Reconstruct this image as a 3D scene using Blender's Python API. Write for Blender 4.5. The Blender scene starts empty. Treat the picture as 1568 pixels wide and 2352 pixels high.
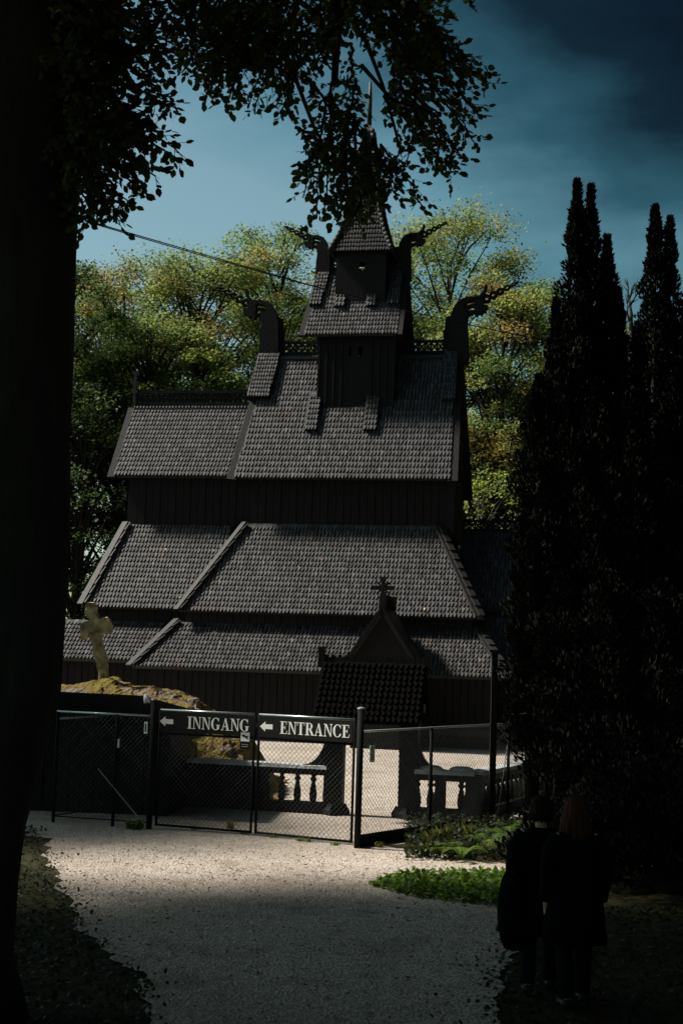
import bpy, math, random
import numpy as np
from mathutils import noise as MN
from mathutils import Vector, Matrix, Quaternion
random.seed(7); rng = np.random.default_rng(7)
S = bpy.context.scene; COL = S.collection
D2R = math.radians

# ------------------------------------------------------------------ camera
F = 3200.0; CZ = 3.25                      # focal length in units of a 1568 px wide picture; eye height
PITCH = math.atan((1480-1176)/F); ROLL = D2R(1.7)
fw = np.array([0, math.cos(PITCH), math.sin(PITCH)])
_r0 = np.array([1., 0, 0]); _u0 = np.array([0, -math.sin(PITCH), math.cos(PITCH)])
RT = math.cos(ROLL)*_r0+math.sin(ROLL)*_u0; UP = -math.sin(ROLL)*_r0+math.cos(ROLL)*_u0
EYE = np.array([0, 0, CZ])
cam = bpy.data.cameras.new('camera'); co = bpy.data.objects.new('camera', cam); COL.objects.link(co)
cam.sensor_fit = 'VERTICAL'; cam.sensor_height = 36; cam.sensor_width = 24; cam.lens = 36*F/2352
cam.clip_end = 2000; cam.clip_start = .1
M = Matrix.Identity(4)
for i, v in enumerate((RT, UP, -fw)):
    for j in range(3): M[j][i] = v[j]
M[2][3] = CZ
co.matrix_world = M; S.camera = co

# ------------------------------------------------------------------ world, sun, exposure
SUN = Vector((-0.65, 0.13, 0.75)).normalized()
w = bpy.data.worlds.new('World'); S.world = w; w.use_nodes = True
nt = w.node_tree; nt.nodes.clear()
def N(tree, t, **k):
    n = tree.nodes.new(t)
    for a, b in k.items(): setattr(n, a, b)
    return n
out = N(nt, 'ShaderNodeOutputWorld'); bg = N(nt, 'ShaderNodeBackground')
sky = N(nt, 'ShaderNodeTexSky', sky_type='NISHITA', sun_disc=False)
sky.sun_elevation = math.asin(SUN.z); sky.sun_rotation = math.atan2(SUN.x, SUN.y)
sky.air_density = 1.0; sky.dust_density = 1.0; sky.ozone_density = 2.0
tc = N(nt, 'ShaderNodeTexCoord')
mp = N(nt, 'ShaderNodeMapping'); mp.inputs['Scale'].default_value = (1, 1, 2.2); mp.inputs['Location'].default_value = (.35, .1, .2)
ns = N(nt, 'ShaderNodeTexNoise'); ns.inputs['Scale'].default_value = 3.2; ns.inputs['Detail'].default_value = 6; ns.inputs['Roughness'].default_value = .55
sx = N(nt, 'ShaderNodeSeparateXYZ')
def MA(op, a, b, tree=nt):
    n = N(tree, 'ShaderNodeMath', operation=op)
    for i, v in enumerate((a, b)):
        if isinstance(v, (int, float)): n.inputs[i].default_value = v
        else: tree.links.new(v, n.inputs[i])
    return n.outputs[0]
L = nt.links.new
L(tc.outputs['Generated'], mp.inputs[0]); L(mp.outputs[0], ns.inputs[0]); L(tc.outputs['Generated'], sx.inputs[0])
# a storm bank that thickens overhead and away from the sun, clearer low down
t = MA('ADD', MA('MINIMUM', sx.outputs[2], .52), MA('MULTIPLY', sx.outputs[0], .62))
t = MA('ADD', t, MA('MULTIPLY', MA('SUBTRACT', ns.outputs[0], .5), .42))
cr = N(nt, 'ShaderNodeValToRGB'); L(t, cr.inputs[0])
E_ = cr.color_ramp.elements
E_[0].position = .0; E_[0].color = (.58, .62, .50, 1)
E_[1].position = .62; E_[1].color = (.010, .014, .019, 1)
for p_, c_ in ((.22, (.57, .65, .49, 1)), (.31, (.36, .52, .41, 1)), (.42, (.085, .19, .165, 1)), (.51, (.022, .044, .046, 1))):
    e = E_.new(p_); e.color = c_
mx = N(nt, 'ShaderNodeMix', data_type='RGBA', blend_type='MULTIPLY'); mx.inputs[0].default_value = 1
L(sky.outputs[0], mx.inputs[6]); L(cr.outputs[0], mx.inputs[7])
L(mx.outputs[2], bg.inputs[0]); bg.inputs[1].default_value = .12
L(bg.outputs[0], out.inputs[0])
sl = bpy.data.lights.new('sun', 'SUN'); sl.energy = 5.0; sl.angle = D2R(7); sl.color = (1, .93, .82)
so = bpy.data.objects.new('sun', sl); COL.objects.link(so)
so.rotation_euler = (-SUN).to_track_quat('-Z', 'Y').to_euler(); so.location = (-20, 0, 40)
S.view_settings.view_transform = 'Standard'; S.view_settings.look = 'None'
S.view_settings.exposure = .72; S.view_settings.gamma = 1; S.view_settings.use_curve_mapping = False
S.render.engine = 'CYCLES'; S.cycles.max_bounces = 6; S.cycles.transparent_max_bounces = 4

# ------------------------------------------------------------------ pixel helpers (direction only; distance from ground / planes)
def ray(x, y): return fw+(x-784)/F*RT-(y-1176)/F*UP
def atY(x, y, Y): d = ray(x, y); return Vector(EYE+d*(Y/d[1]))
def ground(x, y, z=0.): d = ray(x, y); return Vector(EYE+d*((z-CZ)/d[2]))

# ------------------------------------------------------------------ mesh helpers
class MB:
    def __init__(s): s.v = []; s.f = []
    def add(s, vs, fs):
        o = len(s.v); s.v += [tuple(p) for p in vs]; s.f += [tuple(i+o for i in f) for f in fs]; return s
    def box(s, x0, x1, y0, y1, z0, z1):
        return s.add([(x, y, z) for z in (z0, z1) for y in (y0, y1) for x in (x0, x1)],
                     [(0, 2, 3, 1), (4, 5, 7, 6), (0, 1, 5, 4), (2, 6, 7, 3), (0, 4, 6, 2), (1, 3, 7, 5)])
    def beam(s, a, b, w, h, up=(0, 0, 1)):
        a, b = Vector(a), Vector(b); d = (b-a).normalized(); side = d.cross(Vector(up))
        if side.length < 1e-4: side = d.cross(Vector((1, 0, 0)))
        side.normalize(); u = side.cross(d)
        vs = [p+side*i*w/2+u*j*h/2 for p in (a, b) for i, j in ((-1, -1), (1, -1), (1, 1), (-1, 1))]
        return s.add(vs, [(3, 2, 1, 0), (4, 5, 6, 7)]+[(i, (i+1) % 4, (i+1) % 4+4, i+4) for i in range(4)])
    def tube(s, pts, rad, seg=6, cap=True, flat=1.0):
        pts = [Vector(p) for p in pts]; n = len(pts)
        if not hasattr(rad, '__len__'): rad = [rad]*n
        ref = None; vs = []
        for i, p in enumerate(pts):
            d = (pts[min(i+1, n-1)]-pts[max(i-1, 0)])
            d = d.normalized() if d.length > 1e-9 else Vector((0, 0, 1))
            if ref is None: ref = d.orthogonal().normalized()
            a = (ref-d*ref.dot(d)).normalized(); ref = a; b = d.cross(a)
            for k in range(seg):
                q = 2*math.pi*k/seg; vs.append(p+a*math.cos(q)*rad[i]+b*math.sin(q)*rad[i]*flat)
        fs = [(i*seg+k, i*seg+(k+1) % seg, (i+1)*seg+(k+1) % seg, (i+1)*seg+k) for i in range(n-1) for k in range(seg)]
        if cap: fs += [tuple(range(seg))[::-1], tuple((n-1)*seg+k for k in range(seg))]
        return s.add(vs, fs)
    def lathe(s, c, prof, seg=12):
        vs = [(c[0]+r*math.cos(2*math.pi*k/seg), c[1]+r*math.sin(2*math.pi*k/seg), c[2]+z) for r, z in prof for k in range(seg)]
        n = len(prof)
        fs = [(i*seg+k, i*seg+(k+1) % seg, (i+1)*seg+(k+1) % seg, (i+1)*seg+k) for i in range(n-1) for k in range(seg)]
        fs += [tuple(range(seg))[::-1], tuple((n-1)*seg+k for k in range(seg))]
        return s.add(vs, fs)
    def prism(s, pts, off):      # pts: 3-D outline, off: vector
        n = len(pts); off = Vector(off); a = [Vector(p) for p in pts]
        return s.add(a+[p+off for p in a], [tuple(range(n))[::-1], tuple(range(n, 2*n))]+[(i, (i+1) % n, (i+1) % n+n, i+n) for i in range(n)])
    def build(s, name, mat, parent=None, smooth=False, fix=True):
        me = bpy.data.meshes.new(name); me.from_pydata(s.v, [], s.f)
        if fix:
            import bmesh
            bm = bmesh.new(); bm.from_mesh(me); bmesh.ops.recalc_face_normals(bm, faces=bm.faces); bm.to_mesh(me); bm.free()
        me.materials.append(mat)
        if smooth: me.polygons.foreach_set('use_smooth', [True]*len(me.polygons))
        return link(name, me, parent)
def link(name, me, parent=None):
    o = bpy.data.objects.new(name, me); COL.objects.link(o); o.parent = parent; return o
def tag(o, label, cat, group=None, kind=None):
    o['label'] = label; o['category'] = cat
    if group: o['group'] = group
    if kind: o['kind'] = kind
    return o
def thing(name, loc, rz, label, cat, group=None):
    o = link(name, None); o.location = loc; o.rotation_euler = (0, 0, rz); return tag(o, label, cat, group)
def big(name, V, faces_k, mat, parent=None, colors=None, smooth=False):
    """V: (n*k,3) array, every k consecutive verts one polygon"""
    V = np.asarray(V, dtype=np.float32).reshape(-1, 3); n = len(V)//faces_k
    me = bpy.data.meshes.new(name); me.vertices.add(len(V)); me.vertices.foreach_set('co', V.ravel())
    me.loops.add(n*faces_k); me.loops.foreach_set('vertex_index', np.arange(n*faces_k, dtype=np.int32))
    me.polygons.add(n); me.polygons.foreach_set('loop_start', np.arange(n, dtype=np.int32)*faces_k)
    me.polygons.foreach_set('loop_total', np.full(n, faces_k, dtype=np.int32)); me.polygons.foreach_set('use_smooth', np.zeros(n, dtype=bool)); me.update(calc_edges=True)
    if colors is not None:
        at = me.color_attributes.new('Col', 'FLOAT_COLOR', 'POINT')
        c = np.ones((n, faces_k, 4), dtype=np.float32); c[:, :, :3] = np.asarray(colors)[:, None, :]; at.data.foreach_set('color', c.ravel())
    me.materials.append(mat)
    return link(name, me, parent)

# ------------------------------------------------------------------ materials
def pmat(name, col, rough=.7, spec=.3, bump=0., bscale=20., var=.3, vscale=4., metal=0., stretch=(1, 1, 1), coord='Object'):
    m = bpy.data.materials.new(name); m.use_nodes = True; t = m.node_tree; b = t.nodes['Principled BSDF']
    b.inputs['Roughness'].default_value = rough; b.inputs['Specular IOR Level'].default_value = spec; b.inputs['Metallic'].default_value = metal
    c = N(t, 'ShaderNodeTexCoord'); mpn = N(t, 'ShaderNodeMapping'); mpn.inputs['Scale'].default_value = stretch
    t.links.new(c.outputs[coord], mpn.inputs[0])
    n = N(t, 'ShaderNodeTexNoise'); n.inputs['Scale'].default_value = vscale; n.inputs['Detail'].default_value = 6
    t.links.new(mpn.outputs[0], n.inputs[0])
    r = N(t, 'ShaderNodeValToRGB'); t.links.new(n.outputs[0], r.inputs[0])
    r.color_ramp.elements[0].position = .25; r.color_ramp.elements[1].position = .75
    r.color_ramp.elements[0].color = (*[x*(1-var) for x in col], 1); r.color_ramp.elements[1].color = (*[min(1, x*(1+var)) for x in col], 1)
    t.links.new(r.outputs[0], b.inputs['Base Color'])
    if bump:
        n2 = N(t, 'ShaderNodeTexNoise'); n2.inputs['Scale'].default_value = bscale; n2.inputs['Detail'].default_value = 8
        t.links.new(mpn.outputs[0], n2.inputs[0])
        bp = N(t, 'ShaderNodeBump'); bp.inputs['Strength'].default_value = bump; bp.inputs['Distance'].default_value = .05
        t.links.new(n2.outputs[0], bp.inputs['Height']); t.links.new(bp.outputs[0], b.inputs['Normal'])
    return m
def attrmat(name, rough=.55, spec=.3, trans=0., mul=1.):
    m = bpy.data.materials.new(name); m.use_nodes = True; t = m.node_tree; b = t.nodes['Principled BSDF']
    b.inputs['Roughness'].default_value = rough; b.inputs['Specular IOR Level'].default_value = spec
    a = N(t, 'ShaderNodeAttribute', attribute_name='Col'); t.links.new(a.outputs['Color'], b.inputs['Base Color'])
    if trans:
        tr = N(t, 'ShaderNodeBsdfTranslucent'); hs = N(t, 'ShaderNodeHueSaturation'); hs.inputs['Value'].default_value = 1.9; hs.inputs['Saturation'].default_value = 1.0; hs.inputs['Hue'].default_value = .485
        t.links.new(a.outputs['Color'], hs.inputs['Color']); t.links.new(hs.outputs[0], tr.inputs[0])
        mxs = N(t, 'ShaderNodeMixShader'); mxs.inputs[0].default_value = trans
        t.links.new(b.outputs[0], mxs.inputs[1]); t.links.new(tr.outputs[0], mxs.inputs[2])
        t.links.new(mxs.outputs[0], t.nodes['Material Output'].inputs[0])
    return m
M_tar = pmat('tarred_wood', (.008, .0077, .0077), .7, .15, .5, 8, .4, 5, stretch=(6, 6, .8))
M_tar2 = pmat('weathered_tarred_board', (.018, .0175, .0175), .6, .3, .4, 10, .35, 6, stretch=(5, 5, 1))
M_shc = attrmat('shingle_wood', .55, .35)
M_sh1 = bpy.data.materials.new('shingle_wood_single'); M_sh1.use_nodes = True
_t = M_sh1.node_tree; _b = _t.nodes['Principled BSDF']; _b.inputs['Roughness'].default_value = .55; _b.inputs['Specular IOR Level'].default_value = .35
_oi = N(_t, 'ShaderNodeObjectInfo'); _cr = N(_t, 'ShaderNodeValToRGB'); _t.links.new(_oi.outputs['Random'], _cr.inputs[0])
_cr.color_ramp.elements[0].color = (.026, .026, .028, 1); _cr.color_ramp.elements[1].color = (.078, .076, .075, 1); _t.links.new(_cr.outputs[0], _b.inputs['Base Color'])
M_leaf = attrmat('leaf', .5, .25, .52); M_needle = attrmat('needle', .9, .0, .0)
M_bark = pmat('beech_bark', (.04, .037, .034), .9, .1, .8, 9, .4, 3, stretch=(1, 1, .35))
M_barkd = pmat('dark_bark', (.03, .025, .02), .9, .1, .6, 12, .4, 3)
M_dead = pmat('dead_wood', (.22, .18, .14), .8, .1, .4, 12, .3, 3)
M_fence = pmat('fence_steel', (.005, .007, .0065), .8, .12, 0, 10, .2, 8)
M_rail = pmat('galvanised_rail', (.45, .50, .50), .3, .5, 0, 10, .15, 8, metal=.6)
M_wire = pmat('fence_wire', (.03, .035, .035), .4, .5, 0, 10, .2, 8)
M_signb = pmat('sign_black', (.008, .008, .008), .6, .2, 0, 10, .2, 3)
M_signw = pmat('sign_white', (.92, .92, .90), .5, .3, 0, 10, .05, 3)
M_label = pmat('label_green_grey', (.42, .50, .45), .5, .3, 0, 10, .1, 3)
M_white = pmat('white_plastic', (.80, .80, .78), .4, .4, 0, 10, .05, 3)
M_cap = pmat('stone_cap', (.42, .44, .46), .6, .4, .5, 12, .3, 5)
M_stone = pmat('lichened_stone', (.46, .37, .22), .9, .1, .9, 14, .75, 5)
M_cable = pmat('cable_rubber', (.008, .008, .01), .5, .3, 0, 10, .1, 3)
M_coat = pmat('dark_coat_cloth', (.003, .003, .004), .95, .05, .2, 60, .2, 10)
M_trous = pmat('dark_trouser_cloth', (.004, .005, .008), .9, .1, .2, 60, .2, 10)
M_skin = pmat('skin', (.38, .24, .17), .55, .3, 0, 10, .06, 8)
M_hair = pmat('auburn_hair', (.05, .017, .006), .7, .12, .4, 40, .35, 20, stretch=(4, 4, .5))
M_hair2 = pmat('brown_hair', (.014, .007, .004), .8, .1, .4, 40, .35, 20, stretch=(4, 4, .5))
# ground materials
def gravelmat():
    m = bpy.data.materials.new('gravel'); m.use_nodes = True; t = m.node_tree; b = t.nodes['Principled BSDF']; l = t.links.new
    b.inputs['Roughness'].default_value = .95; b.inputs['Specular IOR Level'].default_value = .1
    c = N(t, 'ShaderNodeTexCoord'); v = N(t, 'ShaderNodeTexVoronoi'); v.inputs['Scale'].default_value = 26
    n = N(t, 'ShaderNodeTexNoise'); n.inputs['Scale'].default_value = .45; n.inputs['Detail'].default_value = 8; n.inputs['Roughness'].default_value = .65
    n3 = N(t, 'ShaderNodeTexNoise'); n3.inputs['Scale'].default_value = 60; n3.inputs['Detail'].default_value = 3
    for q in (v, n, n3): l(c.outputs['Object'], q.inputs[0])
    r = N(t, 'ShaderNodeValToRGB'); l(n.outputs[0], r.inputs[0]); e = r.color_ramp.elements
    e[0].position = .3; e[0].color = (.41, .36, .31, 1); e[1].position = .65; e[1].color = (.62, .565, .515, 1)
    r2 = N(t, 'ShaderNodeValToRGB'); l(v.outputs['Color'], r2.inputs[0]); e = r2.color_ramp.elements
    e[0].color = (.45, .42, .40, 1); e[1].color = (1.25, 1.22, 1.2, 1)
    mm = N(t, 'ShaderNodeMix', data_type='RGBA', blend_type='MULTIPLY'); mm.inputs[0].default_value = .8
    l(r.outputs[0], mm.inputs[6]); l(r2.outputs[0], mm.inputs[7])
    nd = N(t, 'ShaderNodeTexNoise'); nd.inputs['Scale'].default_value = .9; nd.inputs['Detail'].default_value = 10; nd.inputs['Roughness'].default_value = .72; l(c.outputs['Object'], nd.inputs[0])
    rd_ = N(t, 'ShaderNodeValToRGB'); l(nd.outputs[0], rd_.inputs[0]); rd_.color_ramp.elements[0].position = .50; rd_.color_ramp.elements[0].color = (0, 0, 0, 1); rd_.color_ramp.elements[1].position = .68; rd_.color_ramp.elements[1].color = (.75, .75, .75, 1)
    m2 = N(t, 'ShaderNodeMix', data_type='RGBA', blend_type='MIX'); l(rd_.outputs[0], m2.inputs[0]); l(mm.outputs[2], m2.inputs[6]); m2.inputs[7].default_value = (.19, .145, .10, 1)
    l(m2.outputs[2], b.inputs['Base Color'])
    bp = N(t, 'ShaderNodeBump'); bp.inputs['Strength'].default_value = .9; bp.inputs['Distance'].default_value = .03
    ad = N(t, 'ShaderNodeMath', operation='ADD'); l(v.outputs['Distance'], ad.inputs[0]); l(n3.outputs[0], ad.inputs[1]); l(ad.outputs[0], bp.inputs['Height'])
    l(bp.outputs[0], b.inputs['Normal']); return m
M_gravel = gravelmat()
M_soil = pmat('forest_soil', (.035, .034, .018), .95, .05, .8, 6, .5, 1.2)
def rockmat():
    m = bpy.data.materials.new('mossy_rock'); m.use_nodes = True; t = m.node_tree; b = t.nodes['Principled BSDF']; l = t.links.new
    b.inputs['Roughness'].default_value = .95; b.inputs['Specular IOR Level'].default_value = .1
    c = N(t, 'ShaderNodeTexCoord'); n = N(t, 'ShaderNodeTexNoise'); n.inputs['Scale'].default_value = 1.6; n.inputs['Detail'].default_value = 9; n.inputs['Roughness'].default_value = .7
    l(c.outputs['Object'], n.inputs[0]); r = N(t, 'ShaderNodeValToRGB'); l(n.outputs[0], r.inputs[0]); e = r.color_ramp.elements
    e[0].position = .3; e[0].color = (.18, .16, .15, 1); e[1].position = .72; e[1].color = (.24, .21, .19, 1)
    for p, q in ((.44, (.19, .16, .13, 1)), (.48, (.13, .075, .03, 1)), (.56, (.17, .145, .03, 1)), (.64, (.11, .07, .035, 1))): e.new(p).color = q
    l(r.outputs[0], b.inputs['Base Color'])
    n2 = N(t, 'ShaderNodeTexNoise'); n2.inputs['Scale'].default_value = 12; n2.inputs['Detail'].default_value = 8; l(c.outputs['Object'], n2.inputs[0])
    bp = N(t, 'ShaderNodeBump'); bp.inputs['Strength'].default_value = 1; bp.inputs['Distance'].default_value = .08; l(n2.outputs[0], bp.inputs['Height']); l(bp.outputs[0], b.inputs['Normal'])
    return m
M_rock = rockmat()

# ------------------------------------------------------------------ the setting: terrain and gravel
def hgt(x, y):       # a low rise where the photographer stands
    s = max(0., min(1., (10.5-y)/8.0)); s = s*s*(3-2*s)
    k = 1.62*s
    d = max(0., (-x-4.6)+max(0, (y-14))*-.05)      # bank on the left
    b = .35*min(1., max(0., d/2.5))*max(0., min(1., (24-y)/4))
    return k+b
xs = sorted(set([-400, -200, -100, -60]+[x*2 for x in range(-20, 21)]+[60, 100, 200, 400])); ys = sorted(set([-200, -60, -20]+[y*1.0 for y in range(-6, 30)]+[35, 45, 60, 80, 120, 200, 400, 900]))
mb = MB(); mb.add([(x, y, hgt(x, y)) for y in ys for x in xs], [(j*len(xs)+i, j*len(xs)+i+1, (j+1)*len(xs)+i+1, (j+1)*len(xs)+i) for j in range(len(ys)-1) for i in range(len(xs)-1)])
g = mb.build('ground', M_soil, smooth=True, fix=False); tag(g, 'dark forest soil ground stretching under the trees', 'ground', kind='structure')
def sheet(name, outline, z, mat, label, cat):
    mb = MB()
    pts = outline; mb.add([(x, y, hgt(x, y)+z) for x, y in pts], [tuple(range(len(pts)))]); o = mb.build(name, mat, fix=False)
    return tag(o, label, cat, kind='structure')
def wob(pts, n=6, a=.12):
    r = []
    for (x0, y0), (x1, y1) in zip(pts, pts[1:]+pts[:1]):
        for k in range(n):
            t = k/n; x, y = x0+(x1-x0)*t, y0+(y1-y0)*t; r.append((x+a*(MN.noise(Vector((x*1.3, y*1.3, 0)))+.6*MN.noise(Vector((x*5, y*5, 4)))+.3*random.uniform(-1, 1)), y+a*.7*(MN.noise(Vector((x*1.3, y*1.3, 9)))+.6*MN.noise(Vector((x*5, y*5, 2))))))
    return r
path_left = [(ground(40, 1880).x-1.0, 24.6), (ground(68, 1885).x, 24.0), (ground(120, 2000).x, ground(120, 2000).y), (ground(205, 2150).x, ground(205, 2150).y), (ground(330, 2260).x, ground(330, 2260).y), (-1.35, 11.2)]
PATH = wob(path_left+[(1.3, 11.2), (1.55, 13.2), (1.9, 15.2), (2.6, 17.2), (3.1, 18.6), (3.4, 19.2), (3.4, 19.9), (2.9, 21.2), (1.4, 22.6), (.5, 23.4), (-2, 24.3)], 24, .15)  # right edge drawn in: dark soil beyond it stands in for shade
sheet('gravel_path', PATH, .016, M_gravel, 'pale gravel path in front of the chain link gate', 'path')
sheet('gravel_yard', [(-7, 24.1), (-5, 23.2), (-2, 23.4), (.4, 22.6), (2.4, 24.6), (3.4, 26.3), (9, 34), (13, 44), (12, 47.5), (-13, 49), (-13, 36), (-9, 28)], .010, M_gravel, 'sunlit gravel yard between the low balustrade and the church', 'yard')

# ------------------------------------------------------------------ shingles
SH_V = np.array([(-.5, 1., .0), (-.5, .62, .030), (-.14, 0, .064), (.14, 0, .064), (.5, .62, .030), (.5, 1., .0),
                 (-.5, .62, -.004), (-.15, 0, .010), (.15, 0, .010), (.5, .62, -.004)])
SH_F = [(0, 1, 2, 3, 4, 5), (1, 6, 7, 2), (2, 7, 8, 3), (3, 8, 9, 4)]
def shingle_slots(p0, p1, q1, q0, w=.13, ex=.26):
    """p0,p1 eave ends, q0,q1 top ends -> list of 4x4 matrices (origin at tip)"""
    p0, p1, q0, q1 = map(Vector, (p0, p1, q0, q1)); res = []
    a = (p1-p0).normalized(); mid = ((q0+q1)-(p0+p1))/2; b = (mid-a*mid.dot(a)); Ls = b.length; b.normalize(); n = a.cross(b)
    rows = int(Ls/ex)
    for r in range(rows+1):
        t0 = min(1, max(0, (r*ex)/Ls)); A = p0.lerp(q0, t0); B = p1.lerp(q1, t0)
        s0, s1 = (A-p0).dot(a), (B-p0).dot(a); c = int(round((p1-p0).length/w)); ww = (p1-p0).length/c
        for k in range(int(s0/ww)-1, int(s1/ww)+2):
            xc = (k+.5)*ww; lo, hi = max(xc-ww/2, s0), min(xc+ww/2, s1)
            if hi-lo < ww*.25: continue
            x = (lo+hi)/2-s0; wk = (hi-lo)*random.uniform(.90, 1.0)
            P = A+a*(x+random.uniform(-.006, .006))+b*(random.uniform(-.014, .010)-.05)
            an = random.uniform(-.02, .02); a2 = a*math.cos(an)+b*math.sin(an); b2 = b*math.cos(an)-a*math.sin(an)
            tl = random.uniform(-.02, .05); lift = .02
            m = Matrix(((a2.x*wk*.98, b2.x*ex*1.5, n.x, P.x+n.x*lift), (a2.y*wk*.98, b2.y*ex*1.5, n.y, P.y+n.y*lift), (a2.z*wk*.98, b2.z*ex*1.5, n.z*(1+tl), P.z+n.z*lift), (0, 0, 0, 1)))
            res.append((r, m))
    return res
def shingle_mesh():
    me = bpy.data.meshes.new('shingle'); me.from_pydata([tuple(v) for v in SH_V], [], SH_F); me.materials.append(M_sh1); return me
SHM = shingle_mesh()
def cover(name, mats, parent, lo=.026, hi=.078):
    nv = len(SH_V); n = len(mats); V = np.zeros((n, nv, 3), np.float32)
    H = np.c_[SH_V, np.ones(nv)]
    for i, m in enumerate(mats): V[i] = (H@np.array(m).T)[:, :3]
    me = bpy.data.meshes.new(name); idx = np.concatenate([np.array(f) for f in SH_F]); lt = np.array([len(f) for f in SH_F])
    me.vertices.add(n*nv); me.vertices.foreach_set('co', V.ravel())
    LI = (idx[None, :]+np.arange(n)[:, None]*nv).ravel().astype(np.int32); LT = np.tile(lt, n).astype(np.int32)
    me.loops.add(len(LI)); me.loops.foreach_set('vertex_index', LI); me.polygons.add(len(LT))
    me.polygons.foreach_set('loop_start', np.r_[0, np.cumsum(LT)[:-1]].astype(np.int32)); me.polygons.foreach_set('loop_total', LT); me.polygons.foreach_set('use_smooth', np.zeros(len(LT), dtype=bool)); me.update(calc_edges=True)
    at = me.color_attributes.new('Col', 'FLOAT_COLOR', 'POINT'); c = np.ones((n, nv, 4), np.float32)
    g = rng.uniform(lo, hi, n)*np.where(rng.random(n) < .06, 1.5, 1); br = rng.random(n) < .10
    c[:, :, 0] = (g*np.where(br, 1.12, .98))[:, None]; c[:, :, 1] = (g*np.where(br, .95, .98))[:, None]; c[:, :, 2] = (g*np.where(br, .85, 1.03))[:, None]
    at.data.foreach_set('color', c.ravel()); me.materials.append(M_shc)
    o = link(name, me, parent); o['kind'] = 'stuff'; return o

# ------------------------------------------------------------------ the stave church
TH = D2R(10.5)
_O = atY(833, 800, 52.0)
church = thing('stave_church', (_O.x, 52.0, 0), -TH, 'dark tarred wooden stave church with shingled tiered roofs, dragon heads and spire', 'church')
cov = []        # shingles that go into the joined cover
def slab(mb, pts, th=.12):
    p = [Vector(q) for q in pts]; n = (p[1]-p[0]).cross(p[-1]-p[0]).normalized()
    if n.z < 0: n = -n
    mb.prism(p, -n*th)
def roofq(mb, p0, p1, q1, q0, ex=.25, sh=True, w=.130, th=.12):
    slab(mb, (p0, p1, q1, q0), th)
    if sh:
        for r, m in shingle_slots(p0, p1, q1, q0, w, ex): cov.append(m)
UEX = .26
# --- nave upper roof
E0, R0 = 3.95, 3.6; EZ, RZ, HV = 9.12, 14.15, 3.0
mb = MB(); roofq(mb, (-E0-.1, -HV, EZ), (E0-.2, -HV, EZ), (R0-.05, 0, RZ), (-R0, 0, RZ), UEX)
slab(mb, [(E0-.2, HV, EZ), (-E0-.1, HV, EZ), (-R0, 0, RZ), (R0-.05, 0, RZ)]); nave_roof = mb.build('nave_roof', M_tar2, church)
for s, e, r in ((1, E0-.2, R0-.05), (-1, -E0-.1, -R0)):
    for q in (-1, 1): MB().beam((e+s*.05, q*HV*1.01, EZ-.1), (r+s*.05, 0, RZ-.05), .1, .42, up=(1, 0, 0)).build('bargeboard', M_tar, nave_roof)
for s in (1, -1):
    u = 3.25*s; MB().prism([(u, -2.6, 7.3), (u, 2.6, 7.3), (u, 2.6, 9.6), (u, 0, 13.7), (u, -2.6, 9.6)], (.12*s, 0, 0)).build('gable_wall', M_tar, church)
# --- chancel
mb = MB(); roofq(mb, (-8.72, -2.62, 9.2), (-3.9, -2.62, 9.2), (-3.9, 0, 12.2), (-8.95, 0, 12.2), UEX)
slab(mb, [(-3.9, 2.62, 9.2), (-8.72, 2.62, 9.2), (-8.95, 0, 12.2), (-3.9, 0, 12.2)]); chan_roof = mb.build('chancel_roof', M_tar2, church)
for q in (-1, 1): MB().beam((-8.78, q*2.64, 9.12), (-9.0, 0, 12.15), .1, .34, up=(1, 0, 0)).build('bargeboard', M_tar, chan_roof)
# --- upper walls with vertical planks
def plankwall(mb, u0, u1, v, z0, z1, w=.28, d=.14, gap=.02):
    n = max(1, int(abs(u1-u0)/w)); ww = (u1-u0)/n
    for k in range(n):
        o = (.02 if k % 2 else 0); mb.box(u0+k*ww+gap/2, u0+(k+1)*ww-gap/2, v-d/2-o, v+d/2, z0, z1)
mb = MB(); plankwall(mb, -3.5, 3.62, -2.55, 7.2, 9.75); mb.box(3.62, 3.9, -2.75, -2.4, 7.1, 9.5); mb.box(-3.5, 3.62, 2.45, 2.6, 7.2, 9.75); mb.box(3.55, 3.7, -2.5, 2.5, 7.2, 9.6)
mb.build('clerestory_wall', M_tar, church)
mb = MB(); plankwall(mb, -8.1, -3.52, -2.3, 7.2, 9.5); mb.box(-8.1, -3.6, 2.2, 2.35, 7.2, 9.5); mb.prism([(-8.1, -2.3, 7.2), (-8.1, 2.3, 7.2), (-8.1, 2.3, 9.5), (-8.1, 0, 12.1), (-8.1, -2.3, 9.5)], (-.12, 0, 0))
mb.build('chancel_wall', M_tar, church)
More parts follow.
